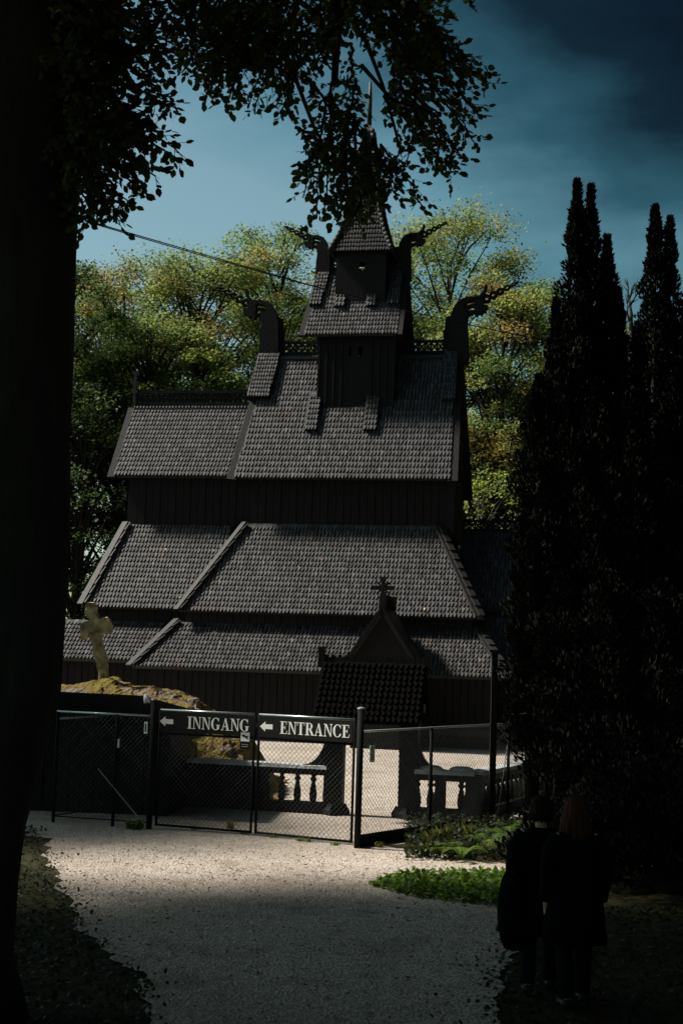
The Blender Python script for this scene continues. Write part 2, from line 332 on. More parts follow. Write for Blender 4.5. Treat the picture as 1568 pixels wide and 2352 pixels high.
# --- middle roof (nave) hipped, chancel part lower-set
def ring_roof(name, u0t, u1t, vt, zt, u0e, u1e, ve, ze, ex, right=True, left=True, vb=None):
    mb = MB(); roofq(mb, (u0e, -ve, ze), (u1e, -ve, ze), (u1t, -vt, zt), (u0t, -vt, zt), ex)
    slab(mb, [(u1e, ve, ze), (u0e, ve, ze), (u0t, vt, zt), (u1t, vt, zt)])
    if right: roofq(mb, (u1e, -ve, ze), (u1e, ve, ze), (u1t, vt, zt), (u1t, -vt, zt), ex)
    if left: roofq(mb, (u0e, ve, ze), (u0e, -ve, ze), (u0t, -vt, zt), (u0t, vt, zt), ex, sh=False)
    return mb.build(name, M_tar2, church)
def hipboards(roof, a, b, step=.42):
    a, b = Vector(a), Vector(b); d = (b-a); L_ = d.length; d.normalize()
    MB().beam(a+Vector((0, 0, .10)), b+Vector((0, 0, .10)), .26, .07).build('hip_board', M_tar2, roof)
    mb = MB(); n = int(L_/step)
    for k in range(n):
        p = a+d*(k*step); mb.beam(p+Vector((.12, 0, .15)), p+d*(step*1.04)+Vector((.12, 0, .09)), .22, .05)
    mb.build('hip_cap', M_tar2, roof)
mid = ring_roof('aisle_roof', -3.66, 3.3, 2.7, 7.38, -5.33, 4.9, 4.8, 4.26, .225)
hipboards(mid, (4.98, -4.88, 4.2), (3.3, -2.75, 7.42)); hipboards(mid, (-5.42, -4.9, 4.18), (-3.66, -2.75, 7.42))
midc = ring_roof('chancel_aisle_roof', -8.25, -4.2, 2.35, 7.36, -9.05, -4.4, 4.4, 4.32, .225, right=False)
hipboards(midc, (-9.08, -4.45, 4.3), (-8.25, -2.4, 7.4))
mb = MB(); plankwall(mb, -5.2, 4.75, -4.42, 3.4, 4.35); mb.box(4.6, 4.75, -4.3, 4.4, 3.4, 4.3); mb.box(-5.2, 4.7, 4.3, 4.45, 3.4, 4.3); plankwall(mb, -8.8, -5.25, -4.0, 3.3, 4.35); mb.box(-8.85, -8.72, -4, 4, 3.3, 4.3)
mb.build('aisle_wall', M_tar, church)
_n0 = len(cov); low = ring_roof('gallery_roof', -5.5, 4.9, 4.5, 3.8, -6.5, 5.95, 6.1, 2.33, .225)
# the nearest rows of the gallery roof are single pieces
slots = shingle_slots((-6.5, -6.1, 2.33), (5.95, -6.1, 2.33), (4.9, -4.5, 3.8), (-5.5, -4.5, 3.8), .130, .225)
near_rows = [m for r, m in slots][:298]
del cov[_n0:_n0+len(near_rows)]
for m in near_rows:
    o = link('shingle', SHM, low); o.matrix_local = m
hipboards(low, (6.05, -6.2, 2.25), (4.9, -4.5, 3.86), .40); hipboards(low, (-6.6, -6.22, 2.24), (-5.5, -4.5, 3.86))
lowc = ring_roof('chancel_gallery_roof', -9.6, -6.0, 4.2, 3.75, -11.2, -6.2, 5.7, 2.5, .225, right=False)
# --- gallery wall with a plinth, planks and small arched openings
mb = MB(); plankwall(mb, -6.0, 5.5, -5.55, .25, 2.5, .24); mb.box(5.38, 5.5, -5.4, 5.5, .2, 2.5); mb.box(-6, 5.5, 5.45, 5.6, 0.2, 2.5); plankwall(mb, -10.6, -6.05, -5.2, .25, 2.6, .24); mb.build('gallery_wall', M_tar, church)
mb = MB(); mb.box(-6.1, 5.6, -5.72, 5.7, -.1, .24); mb.box(-10.7, -6.12, -5.36, 5.3, -.1, .24); mb.build('plinth', M_tar, church)
mb = MB(); mb.box(-6.1, 5.6, -5.76, -5.66, .42, .60); mb.build('sill_rail', M_tar2, church)
# --- west wing
mb = MB(); roofq(mb, (3.9, -2.45, 4.62), (8.8, -2.45, 4.62), (8.8, 0, 7.5), (3.9, 0, 7.5), .26); slab(mb, [(8.8, 2.45, 4.62), (3.9, 2.45, 4.62), (3.9, 0, 7.5), (8.8, 0, 7.5)])
roofq(mb, (4.6, -3.9, 2.55), (8.8, -3.9, 2.55), (8.8, -2.3, 4.3), (4.6, -2.3, 4.3), .26); slab(mb, [(8.8, 3.9, 2.55), (4.6, 3.9, 2.55), (4.6, 2.3, 4.3), (8.8, 2.3, 4.3)])
mb.build('west_wing_roof', M_tar2, church)
mb = MB(); mb.box(5.6, 8.3, -3.4, 3.4, 0, 2.7); mb.box(5.2, 8.3, -2.1, 2.1, 2.7, 4.7); mb.build('west_wing_wall', M_tar, church)
# --- ridge combs: carved boards with piercings
def comb(u0, u1, z0, h, v=0., name='ridge_comb'):
    mb = MB(); t = .05
    mb.box(u0, u1, v-t, v+t, z0, z0+h*.36); mb.box(u0, u1, v-t, v+t, z0+h*.86, z0+h)
    n = max(1, int((u1-u0)/.21)); ww = (u1-u0)/n
    for k in range(n):
        a = u0+k*ww; h0, h1 = z0+h*.36, z0+h*.86; hm = (h0+h1)/2
        for (x0, y0, x1, y1) in ((a, h0, a+ww*.55, hm), (a+ww*.55, hm, a, h1), (a+ww*.5, hm, a+ww, h0), (a+ww*.45, hm, a+ww, h1)):
            mb.beam((x0, v, y0), (x1, v, y1), .055, .065, up=(0, 1, 0))
        mb.box(a-.03, a+.03, v-.04, v+.04, h0, h1)
        mb.lathe((a+ww*.5, v, hm-.03), ((.045, 0), (.06, .03), (.045, .06)), 6)
    m2 = 2*n
    for k in range(m2):
        a = u0+(k+.5)*(u1-u0)/m2; mb.prism([(a-.05, v-.04, z0+h), (a+.05, v-.04, z0+h), (a, v-.04, z0+h+.06)], (0, .08, 0))
    return mb.build(name, M_tar, church)
comb(-3.3, -1.42, 14.1, .62); comb(1.42, 3.3, 14.1, .62)
comb(-8.85, -4.05, 12.12, .72); comb(3.95, 8.5, 7.45, .5)
mb = MB(); mb.box(-3.5, -1.45, -.22, .22, 14.0, 14.1); mb.box(1.45, 3.45, -.22, .22, 14.0, 14.1); mb.box(-8.9, -3.95, -.2, .2, 12.05, 12.14); mb.build('ridge_board', M_tar2, church)
# --- dragon heads (outline in metres, x = outward, z = up, then scaled)
def dragon(u0, z0, sgn, k, name='dragon_head'):
    def P(X, Y): return ((405-X)/213*k*sgn+u0, (560-Y)/213*k+z0)
    def pr(mb, pts, th):
        q = [P(*p) for p in pts]; mb.prism([(x, -th*k/2, z) for x, z in q], (0, th*k, 0))
    mb = MB()
    pr(mb, [(470, 575), (458, 330), (447, 282), (430, 242), (402, 206), (372, 194), (330, 186), (318, 206), (350, 212), (378, 226), (380, 262), (352, 255), (352, 300), (356, 345), (350, 400), (345, 575)], .34)
    neck = mb.build(name, M_tar, church)
    mb = MB()
    pr(mb, [(335, 187), (292, 181), (266, 154), (258, 117), (250, 113), (243, 122), (250, 150), (262, 180), (282, 202), (320, 207)], .20)
    mb.build('horn', M_tar, neck)
    mb = MB()
    pr(mb, [(322, 207), (275, 196), (262, 214), (270, 236), (240, 236), (238, 252), (250, 256), (246, 272), (262, 276), (272, 290), (292, 284), (304, 300), (318, 284), (312, 262), (322, 240), (312, 222)], .26)
    pr(mb, [(382, 262), (378, 226+14), (318, 224), (316, 240), (350, 252)], .18)
    pr(mb, [(352, 300), (380, 262+26), (350, 272), (312, 262), (312, 276), (330, 288)], .20)
    mb.build('jaw', M_tar, neck)
    # pierced tongue: two strands crossing
    a = Vector((P(268, 206)[0], 0, P(268, 206)[1])); b = Vector((P(66, 97)[0], 0, P(66, 97)[1])); d = b-a; pn = Vector((-d.z, 0, d.x)).normalized()*sgn
    mb = MB()
    for ph in (0, math.pi):
        pts, rd = [], []
        for i in range(41):
            t_ = i/40; am = .095*k*(1-t_)**.5*(1 if t_ < .97 else 0)
            pts.append(a+d*t_+pn*math.sin(t_*2*math.pi*2.6+ph)*am+Vector((0, math.cos(t_*2*math.pi*2.6+ph)*.03*k, 0))); rd.append((.055-.028*t_)*k)
        mb.tube(pts, rd, 6)
    mb.build('tongue', M_tar, neck, smooth=True)
    mb = MB()
    for i in range(14):       # mane teeth on the nape
        y = 300+i*17; x0, z0_ = P(452+i*.9, y); x1, z1 = P(482+min(i, 9)*1.1, y+4); mb.beam((x0, 0, z0_), (x1, 0, z1), .07*k, .045*k, up=(0, 1, 0))
    mb.box(min(P(486, 0)[0], P(493, 0)[0]), max(P(486, 0)[0], P(493, 0)[0]), -.05, .05, P(0, 545)[1], P(0, 375)[1])
    mb.build('mane', M_tar, neck)
    return neck
DG = 'dragon'
dragon(-3.62, 13.92, -1, 1.38); dragon(3.62, 13.92, 1, 1.38)
dragon(-1.62, 17.1, -1, 1.0); dragon(1.50, 17.1, 1, 1.0)
# --- shingled bands on the verges under the dragons
def band(u_a, u_b, t0, t1, ridge, eave, lift=.16, du=0, name='verge_band'):
    (vr, zr), (ve, ze) = ridge, eave
    f = lambda t, u: Vector((u, vr+(ve-vr)*t, zr+(ze-zr)*t))
    n = Vector((0, -(zr-ze), abs(ve-vr))).normalized()*lift; n = Vector((0, -abs(zr-ze), abs(ve-vr))).normalized()*lift
    p0, p1, q1, q0 = f(t1, u_a+du)+n, f(t1, u_b+du)+n, f(t0, u_b)+n, f(t0, u_a)+n
    mb = MB(); slab(mb, (p0, p1, q1, q0), lift); o = mb.build(name, M_tar, church)
    for r, m in shingle_slots(p0, p1, q1, q0, .11, .2): cov.append(m)
band(-4.0, -3.15, .02, .37, (0, RZ), (-HV, EZ), .2, -.12); band(3.1, 3.62, .02, .40, (0, RZ), (-HV, EZ), .2, .08)
# --- tower
def holed_wall(mb, axis, pos, th, a0, a1, z0, z1, hole):
    ha0, ha1, hz0, hz1 = hole
    def bx(x0, x1, zz0, zz1):
        if axis == 'v': mb.box(x0, x1, pos-th/2, pos+th/2, zz0, zz1)
        else: mb.box(pos-th/2, pos+th/2, x0, x1, zz0, zz1)
    bx(a0, ha0, z0, z1); bx(ha1, a1, z0, z1); bx(ha0, ha1, z0, hz0); bx(ha0, ha1, hz1, z1)
mb = MB()
holed_wall(mb, 'v', -1.3, .12, -1.45, 1.45, 11.3, 15.2, (-.30, .22, 13.85, 14.22)); mb.box(-.19, .06, -1.36, -1.24, 13.84, 14.23); holed_wall(mb, 'v', 1.3, .12, -1.45, 1.45, 11.3, 15.2, (-.8, .9, 14.15, 15.1))
mb.box(-1.44, -1.32, -1.24, 1.24, 11.3, 15.2); mb.box(1.32, 1.44, -1.24, 1.24, 11.3, 15.2)
for k in range(11):
    if 4 <= k <= 6: continue
    u = -1.4+k*.28; mb.box(u-.04, u+.04, -1.41, -1.36, 11.3, 15.0)
mb.build('tower_wall', M_tar, church)
TE, TZ, TR = 14.6, 17.35, 1.72
mb = MB(); roofq(mb, (-1.92, -1.75, TE), (1.56, -1.75, TE), (1.5, 0, TZ), (-1.66, 0, TZ), .23, w=.12); slab(mb, [(1.56, 1.75, TE), (-1.92, 1.75, TE), (-1.66, 0, TZ), (1.5, 0, TZ)])
tower_roof = mb.build('tower_roof', M_tar2, church)
for q in (-1, 1):
    MB().beam((1.6, q*1.78, TE-.06), (1.55, 0, TZ), .09, .3, up=(1, 0, 0)).build('bargeboard', M_tar, tower_roof); MB().beam((-1.97, q*1.78, TE-.06), (-1.72, 0, TZ), .09, .3, up=(1, 0, 0)).build('bargeboard', M_tar, tower_roof)
for u in (1.3, -1.4): MB().prism([(u, -1.3, 15.2), (u, 1.3, 15.2), (u, 0, 17.2)], (.1, 0, 0)).build('tower_gable', M_tar, church)
band(-1.82, -1.35, .03, .55, (0, TZ), (-1.75, TE), .12, -.1); band(1.02, 1.46, .03, .55, (0, TZ), (-1.75, TE), .12, .03)
comb(-1.55, -1.0, 17.3, .42); comb(1.0, 1.42, 17.3, .42)
# lean-to covers over the tower feet
def footroof(u0, u1, v0, z0, v1, z1, name='foot_roof'):
    p0, p1, q1, q0 = Vector((u0, v0, z0)), Vector((u1, v0, z0)), Vector((u1, v1, z1)), Vector((u0, v1, z1))
    mb = MB(); slab(mb, (p0, p1, q1, q0), .22); mb.build(name, M_tar, church)
    for r, m in shingle_slots(p0, p1, q1, q0, .12, .24): cov.append(m)
for a, b in ((-1.72, -1.28), (.42, .92)): footroof(a, b, -2.02, 11.02, -1.25, 12.45)
for a, b in ((-.95, -.55), (.25, .62)): footroof(a, b, -1.12, 15.82, -.6, 16.75)
# lantern and spire
mb = MB(); holed_wall(mb, 'v', -.88, .1, -.95, .95, 15.9, 18.05, (-.08, .14, 17.18, 17.52)); holed_wall(mb, 'v', .88, .1, -.95, .95, 15.9, 18.05, (-.6, .7, 17.45, 18.0))
mb.box(-.95, -.85, -.83, .83, 15.9, 18.05); mb.box(.85, .95, -.83, .83, 15.9, 18.05); mb.build('lantern_wall', M_tar, church)
spsh = []; prof = [(1.13, 17.92), (.80, 18.7), (.56, 19.6), (.40, 20.7), (.25, 21.9), (.10, 23.0)]
mb = MB()
for (r0, z0), (r1, z1) in zip(prof, prof[1:]):
    for k in range(4):
        c = [(-1, -1), (1, -1), (1, 1), (-1, 1)]; (a, b), (c_, d_) = c[k], c[(k+1) % 4]
        p0, p1, q1, q0 = (a*r0, b*r0, z0), (c_*r0, d_*r0, z0), (c_*r1, d_*r1, z1), (a*r1, b*r1, z1)
        slab(mb, (p0, p1, q1, q0), .05)
        if k in (0, 1, 3):
            for r, m in shingle_slots(p0, p1, q1, q0, .11, .2): spsh.append(m)
spire = mb.build('spire', M_tar, church)
mb = MB()
for sx_, sy_ in ((1, -1), (1, 1), (-1, -1), (-1, 1)):      # rope-like hip rolls
    for i in range(22):
        t0 = i/22; t1 = (i+1.5)/22
        def pt(t_):
            x = t_*(len(prof)-1); j = min(int(x), len(prof)-2); f = x-j; r = prof[j][0]*(1-f)+prof[j+1][0]*f; return Vector((sx_*r, sy_*r, prof[j][1]*(1-f)+prof[j+1][1]*f))
        a, b = pt(t0), pt(min(1, t1)); o_ = Vector((sx_*.03, sy_*.03, .02)); mb.tube([a+o_*1.6, (a+b)/2+o_*1.5, b-o_*.2], [.085, .10, .05], 6)
mb.build('hip_roll', M_tar2, spire, smooth=True)
MB().tube([(0, 0, 22.5), (0, 0, 24.2), (0, 0, 24.9)], [.10, .085, .05], 8).build('spire_pole', M_tar2, spire, smooth=True)
# cross finial on the chancel ridge
mb = MB(); mb.box(-9.0, -8.88, -.06, .06, 11.9, 13.55); mb.box(-9.12, -8.76, -.05, .05, 13.1, 13.22); mb.box(-9.06, -8.82, -.07, .07, 12.75, 12.85); mb.box(-9.08, -8.8, -.05, .05, 13.5, 13.6); mb.build('ridge_finial', M_tar2, church)
# --- south porch with gable and cross
pu, pv = 2.2, -7.5
mb = MB(); mb.prism([(pu-.95, pv, 0), (pu+.95, pv, 0), (pu+.95, pv, 2.7), (pu+.72, pv, 3.2), (pu, pv, 4.3), (pu-.72, pv, 3.2), (pu-.95, pv, 2.7)], (0, .14, 0)); mb.box(pu-.95, pu-.82, pv+.16, -5.6, 0, 2.8); mb.box(pu+.82, pu+.95, pv+.16, -5.6, 0, 2.8); mb.build('porch_wall', M_tar, church)
mb = MB()
for s in (-1, 1):
    slab(mb, [(pu+s*1.2, pv-.2, 2.62), (pu+s*1.2, -5.3, 2.62), (pu, -4.9, 4.42), (pu, pv-.2, 4.42)], .1)
pr_ = mb.build('porch_roof', M_tar2, church)
for s in (-1, 1): MB().beam((pu+s*1.26, pv-.24, 2.5), (pu, pv-.24, 4.46), .08, .26, up=(0, 1, 0)).build('bargeboard', M_tar, pr_)
mb = MB(); mb.box(pu-.05, pu+.05, pv+.3, -5.3, 4.36, 4.86); mb.box(pu-.25, pu+.3, pv+.6, pv+.75, 4.36, 4.82); mb.build('porch_comb', M_tar, pr_)
mb = MB(); y0 = pv-.2; mb.prism([(pu-.13, y0-.05, 4.2), (pu+.13, y0-.05, 4.2), (pu+.09, y0-.05, 4.9), (pu-.09, y0-.05, 4.9)], (0, .12, 0)); mb.box(pu-.06, pu+.06, y0-.04, y0+.04, 4.88, 5.36); mb.box(pu-.3, pu+.3, y0-.034, y0+.034, 5.0, 5.13)
for dx, dz in ((-.26, 5.065), (.26, 5.065), (0, 5.34)): mb.box(pu+dx-.09, pu+dx+.09, y0-.045, y0+.045, dz-.07, dz+.07)
for s in (-1, 1):
    for q in (-1, 1): mb.beam((pu+s*.2, y0, 5.065+q*.17), (pu+s*.05, y0, 5.065+q*.05), .05, .05, up=(0, 1, 0))
mb.build('porch_cross', M_tar, pr_)
cover('shingle_cover', cov, church); cover('spire_shingle_cover', spsh, spire, .008, .02)

# ------------------------------------------------------------------ lychgate and balustrade of the churchyard
LA = ground(742, 1866); LB = ground(962, 1886); ld = (LB-LA); LROT = D2R(-11); lc = (LA+LB)/2; LW = 1.78
lych = thing('lychgate', lc, LROT, 'small roofed churchyard gate with dark shingled saddle roof and bracketed posts', 'gate')
hw = LW/2
for s in (-1, 1):
    x0 = s*(hw-.17)
    mb = MB(); mb.box(x0-.18, x0+.18, -.15, .15, .16, 2.1); post = mb.build('post', M_tar, lych)
    mb = MB(); mb.lathe((x0, 0, -.02), ((.32, 0), (.32, .12), (.26, .20), (.25, .24)), 4); b_ = mb.build('post_base', M_tar, post); 
    pts = []                               # curved knee brace on the outer side
    for i in range(9):
        q = i/8*math.pi/2; pts.append((x0+s*(.17+.44*(1-math.cos(q))), .93+.68*(1-math.sin(q))))
    out_ = [(x0+s*.14, 1.5)]+[(x, z) for x, z in pts]+[(x0+s*.14, .90)]
    mb = MB(); mb.prism([(x, -.07, z) for x, z in out_], (0, .14, 0)); mb.build('knee_brace', M_tar, post)
mb = MB(); mb.box(-hw-.1, hw+.1, -.16, .16, 2.0, 2.16); mb.box(-hw-.05, hw+.05, -.75, -.63, 1.86, 1.98); mb.box(-hw-.05, hw+.05, .63, .75, 1.86, 1.98)
for s in (-1, 1): mb.box(s*(hw-.2)-.06, s*(hw-.2)+.06, -.7, .7, 1.99, 2.1); mb.prism([(s*(hw-.1), -.75, 1.95), (s*(hw-.1), .75, 1.95), (s*(hw-.1), 0, 2.86)], (.06*s, 0, 0))
mb.build('gate_frame', M_tar, lych)
mb = MB(); slab(mb, [(-hw-.12, -.86, 1.84), (hw+.12, -.86, 1.84), (hw+.12, 0, 2.9), (-hw-.12, 0, 2.9)], .08); slab(mb, [(hw+.12, .86, 1.84), (-hw-.12, .86, 1.84), (-hw-.12, 0, 2.9), (hw+.12, 0, 2.9)], .08)
M_shdark = pmat('dark_shingle_wood', (.0035, .0033, .0033), .95, .02, .2, 20, .4, 12)
lroof = mb.build('lychgate_roof', M_shdark, lych)
SHM2 = SHM.copy(); SHM2.materials.clear(); SHM2.materials.append(M_shdark)
for r, m in shingle_slots((-hw-.12, -.86, 1.84), (hw+.12, -.86, 1.84), (hw+.12, 0, 2.9), (-hw-.12, 0, 2.9), .105, .14): link('shingle', SHM2, lroof).matrix_local = m
mb = MB(); mb.box(-hw-.12, hw+.12, -.035, .035, 2.86, 3.0)
for k in range(15):
    a = -hw-.06+k*(2*hw+.12)/14; mb.prism([(a-.045, -.03, 2.98), (a+.045, -.03, 2.98), (a+.03, -.03, 3.05), (a-.03, -.03, 3.05)], (0, .06, 0))
for s in (-1, 1): mb.prism([(s*(hw+.06), -.05, 2.8), (s*(hw+.22), -.05, 2.8), (s*(hw+.2), -.05, 3.2), (s*(hw+.1), -.05, 3.2)], (0, .1, 0))
mb.build('ridge_comb', M_tar, lroof)
BAL = [(.05, .0), (.05, .03), (.058, .08), (.060, .16), (.042, .29), (.028, .37), (.050, .40), (.050, .43), (.030, .46), (.045, .5)]
BALM = MB().lathe((0, 0, 0), BAL, 10); _bo = BALM.build('baluster', M_tar, None, smooth=True); BALMESH = _bo.data; bpy.data.objects.remove(_bo)
def balustrade(A, B, solid, n, label, h=.9, capname='coping', caps=True):
    A, B = Vector(A), Vector(B); d = B-A; Ln = d.length; rz = math.atan2(d.y, d.x)
    t = thing('balustrade', (A.x, A.y, 0), rz, label, 'balustrade')
    MB().box(0, Ln, -.13, .13, -.02, .22).build('base_rail', M_tar, t); MB().box(0, Ln, -.10, .10, h-.16, h-.04).build('top_rail', M_tar, t)
    mb = MB(); k = int(Ln/.9)+1
    for i in range(k):
        a, b = i*Ln/k, (i+1)*Ln/k-.006; mb = MB(); dz = random.uniform(-.012, .012)
        mb.add([(a, -.17, h-.04), (b, -.17, h-.04), (b, .17, h-.04), (a, .17, h-.04), (a, -.155, h+.03+dz), (b, -.155, h+.03+dz), (b, .155, h+.035+dz), (a, .155, h+.035+dz)], [(0, 1, 5, 4), (1, 2, 6, 5), (2, 3, 7, 6), (3, 0, 4, 7), (4, 5, 6, 7), (3, 2, 1, 0)])
        mb.build('coping_stone', M_cap, t)
    s0, s1 = solid
    if s1 > s0:
        m = max(1, int((s1-s0)/.3))
        for i in range(m):
            a, b = s0+i*(s1-s0)/m, s0+(i+1)*(s1-s0)/m-.01; MB().box(a, b, -.06-.01*(i % 2), .06, .22, h-.16).build('board', M_tar, t)
    for x in n:
        o = link('baluster', BALMESH, t); o.location = (x, 0, .22); o.scale = (1.25, 1.25, (h-.38)/.5)
    return t
WL = ground(330, 1846); WR = lc+Matrix.Rotation(LROT, 3, 'Z')@Vector((-LW/2+.05, 0, 0)); d = WR-WL; sc = d.length/(745-330)
fx = lambda px: (px-330)*sc
balustrade(WL, WR, (0, fx(608)), [fx(p) for p in (610, 643, 678, 713, 742)], 'dark balustrade with four bottle-shaped gaps, joined to the left lychgate post')
CR = ground(1088, 1888); A2 = lc+Matrix.Rotation(LROT, 3, 'Z')@Vector((LW/2-.05, 0, 0)); d2 = CR-A2
balustrade(A2, CR, (.46, .60), [.05, .30, .42, .88, 1.0, 1.14], 'short dark balustrade between lychgate and corner with two domed coping stones', h=.9)
CE = CR+Vector((2.35, 5.2, 0))
balustrade(CR, CE, (0, 0), [.22+i*.30 for i in range(18)], 'long dark balustrade running back from the corner towards the church')
mb = MB(); mb.box(-.16, .16, -.16, .16, -.02, .88); cp = mb.build('corner_pier', M_tar); cp.location = (CR.x, CR.y, 0); cp.rotation_euler = (0, 0, LROT); tag(cp, 'dark square pier at the corner of the balustrade', 'pier')
for f, lab in ((.26, 'domed bluish coping stone beside the lychgate post'), (.78, 'domed bluish coping stone beside the corner pier')):
    p = A2.lerp(CR, f); mb = MB(); vs = []
    for i in range(5):
        q = i/4*math.pi/2
        for k in range(16): vs.append((math.cos(2*math.pi*k/16)*.24*math.cos(q)**.6, math.sin(2*math.pi*k/16)*.17*math.cos(q)**.6, .085*math.sin(q)))
    mb.add(vs, [(i*16+k, i*16+(k+1) % 16, (i+1)*16+(k+1) % 16, (i+1)*16+k) for i in range(4) for k in range(16)]+[tuple(range(64, 80))])
    o = mb.build('coping_dome', M_cap, smooth=True); o.location = (p.x, p.y, .94); o.rotation_euler = (0, 0, LROT); tag(o, lab, 'coping stone')

# ------------------------------------------------------------------ chain link gates and fences
def chainlink(Lx, z0, z1, pitch=.085, r=.0032):
    mb = MB()
    for s in (-1, 1):
        n = int((Lx+(z1-z0))/pitch)+2
        for k in range(-1, n+1):
            c = k*pitch-(0 if s > 0 else 0)
            # line x = c - (z-z0) for s<0 ; x = c-(z1-z0)+(z-z0) for s>0
            pts = []
            for z in (z0, z1):
                x = c-(z-z0) if s < 0 else c-(z1-z0)+(z-z0); pts.append((x, z))
            (xa, za), (xb, zb) = pts
            t0, t1 = 0., 1.; dx = xb-xa
            for lim, sg in ((0, 1), (Lx, -1)):
                if abs(dx) < 1e-9: continue
                tt = (lim-xa)/dx
                if sg*dx > 0: t0 = max(t0, tt)
                else: t1 = min(t1, tt)
            if t1-t0 < .01: continue
            p = Vector((xa+dx*t0, .004*s, za+(zb-za)*t0)); q = Vector((xa+dx*t1, .004*s, za+(zb-za)*t1))
            mb.tube([p, q], r, 3, cap=False)
    return mb
def frame_of(A, B): A, B = Vector(A), Vector(B); d = B-A; return d.length, math.atan2(d.y, d.x)
def gate_leaf(A, B, label, H=2.03):
    Ln, rz = frame_of(A, B); t = thing('gate_leaf', (A[0], A[1], 0), rz, label, 'gate')
    a, b = .045, Ln-.045
    for x in (a, b): MB().tube([(x, 0, .05), (x, 0, H)], .024, 8).build('stile', M_fence, t, smooth=True)
    for z in (.07, 1.02 if False else H-.40): MB().tube([(a, 0, z), (b, 0, z)], .020, 8).build('rail', M_fence, t, smooth=True)
    MB().tube([(a, 0, H), (b, 0, H)], .02, 8).build('top_rail', M_rail, t, smooth=True)
    cl = chainlink(Ln-.09, .07, H-.02).build('chain_link', M_wire, t, fix=False); cl.location = (.045, 0, 0)
    return t, Ln
GA = ground(353, 1903); GM = ground(581, 1921); GB = ground(812, 1944)
gA, LnA = gate_leaf(GA, GM, 'chain link gate leaf carrying the INNGANG board'); gB, LnB = gate_leaf(GM, GB, 'chain link gate leaf carrying the ENTRANCE board')
def steel_post(P, H, label, r=.045, cat='fence post', cap=True):
    mb = MB(); mb.tube([(0, 0, -.1), (0, 0, H)], r, 10); o = mb.build('fence_post', M_fence, smooth=True); o.location = (P[0], P[1], 0)
    if cap: MB().lathe((0, 0, H), ((r*1.15, 0), (r*1.1, .02), (r*.4, .035)), 10).build('post_cap', M_rail, o)
    return tag(o, label, cat)
PA = ground(342, 1906); PB = ground(820, 1950)
steel_post(PA, 2.2, 'steel gate post beside the white sticker plate', .05); steel_post(PB, 2.22, 'thick steel gate post where gate and right fence meet', .055)
def fence(A, B, H, posts, label, brace=None, rail=True):
    Ln, rz = frame_of(A, B); t = thing('chain_link_fence', (A[0], A[1], 0), rz, label, 'fence')
    if rail: MB().tube([(0, 0, H), (Ln, 0, H)], .018, 8).build('top_rail', M_rail, t, smooth=True)
    MB().tube([(0, 0, .12), (Ln, 0, .12)], .012, 6).build('bottom_wire', M_fence, t)
    for x in posts: MB().tube([(x, 0, -.1), (x, 0, H)], .03, 8).build('post', M_fence, t, smooth=True)
    if brace: MB().tube(brace, .009, 6).build('brace', M_rail, t)
    chainlink(Ln, .12, H-.01).build('chain_link', M_wire, t, fix=False); return t
FR = ground(1165, 1893)
lf = frame_of(PB, FR)[0]
fence(PB, FR, 1.86, [lf*.44, lf-.02], 'chain link fence running back right from the thick gate post', brace=[(lf-.4, 0, .1), (lf-.05, 0, 1.5)])
mb = MB(); mb.beam((.05, .03, .1), (lf*.8, .03, .1), .05, .22); kb = mb.build('kickboard', M_fence); kb.location = (PB.x, PB.y, 0); kb.rotation_euler = (0, 0, frame_of(PB, FR)[1]); tag(kb, 'dark low board along the foot of the right fence', 'board')
FR2 = ground(1260, 1850); fence(FR, FR2, 1.75, [frame_of(FR, FR2)[0]], 'chain link fence piece turning off behind the dark pole')
FL = ground(120, 1890); lfl = frame_of(FL, PA)[0]
fence(FL, PA, 1.93, [.02, lfl*.63], 'chain link fence left of the gate with diagonal brace', brace=[(lfl*.46, -.02, .98), (lfl-.05, -.02, .06)])
FL2 = ground(250, 1868); fence(FL, FL2, 1.80, [frame_of(FL, FL2)[0]], 'chain link fence piece returning towards the dark hut')
# dark pole in front of the right gallery corner
PP = ground(1128, 1900); zt = 3.25
def zat(x, y, P): v = atY(x, y, P.y); return v.z
zt = zat(1128, 1492, PP)
mb = MB(); mb.box(-.055, .055, -.055, .055, -.1, zt-.05); pl = mb.build('pole', M_tar); pl.location = (PP.x, PP.y, 0); tag(pl, 'dark square timber pole with flat cap behind the right fence', 'pole')
MB().box(-.11, .09, -.09, .09, zt-.05, zt).build('pole_cap', M_tar2, pl)

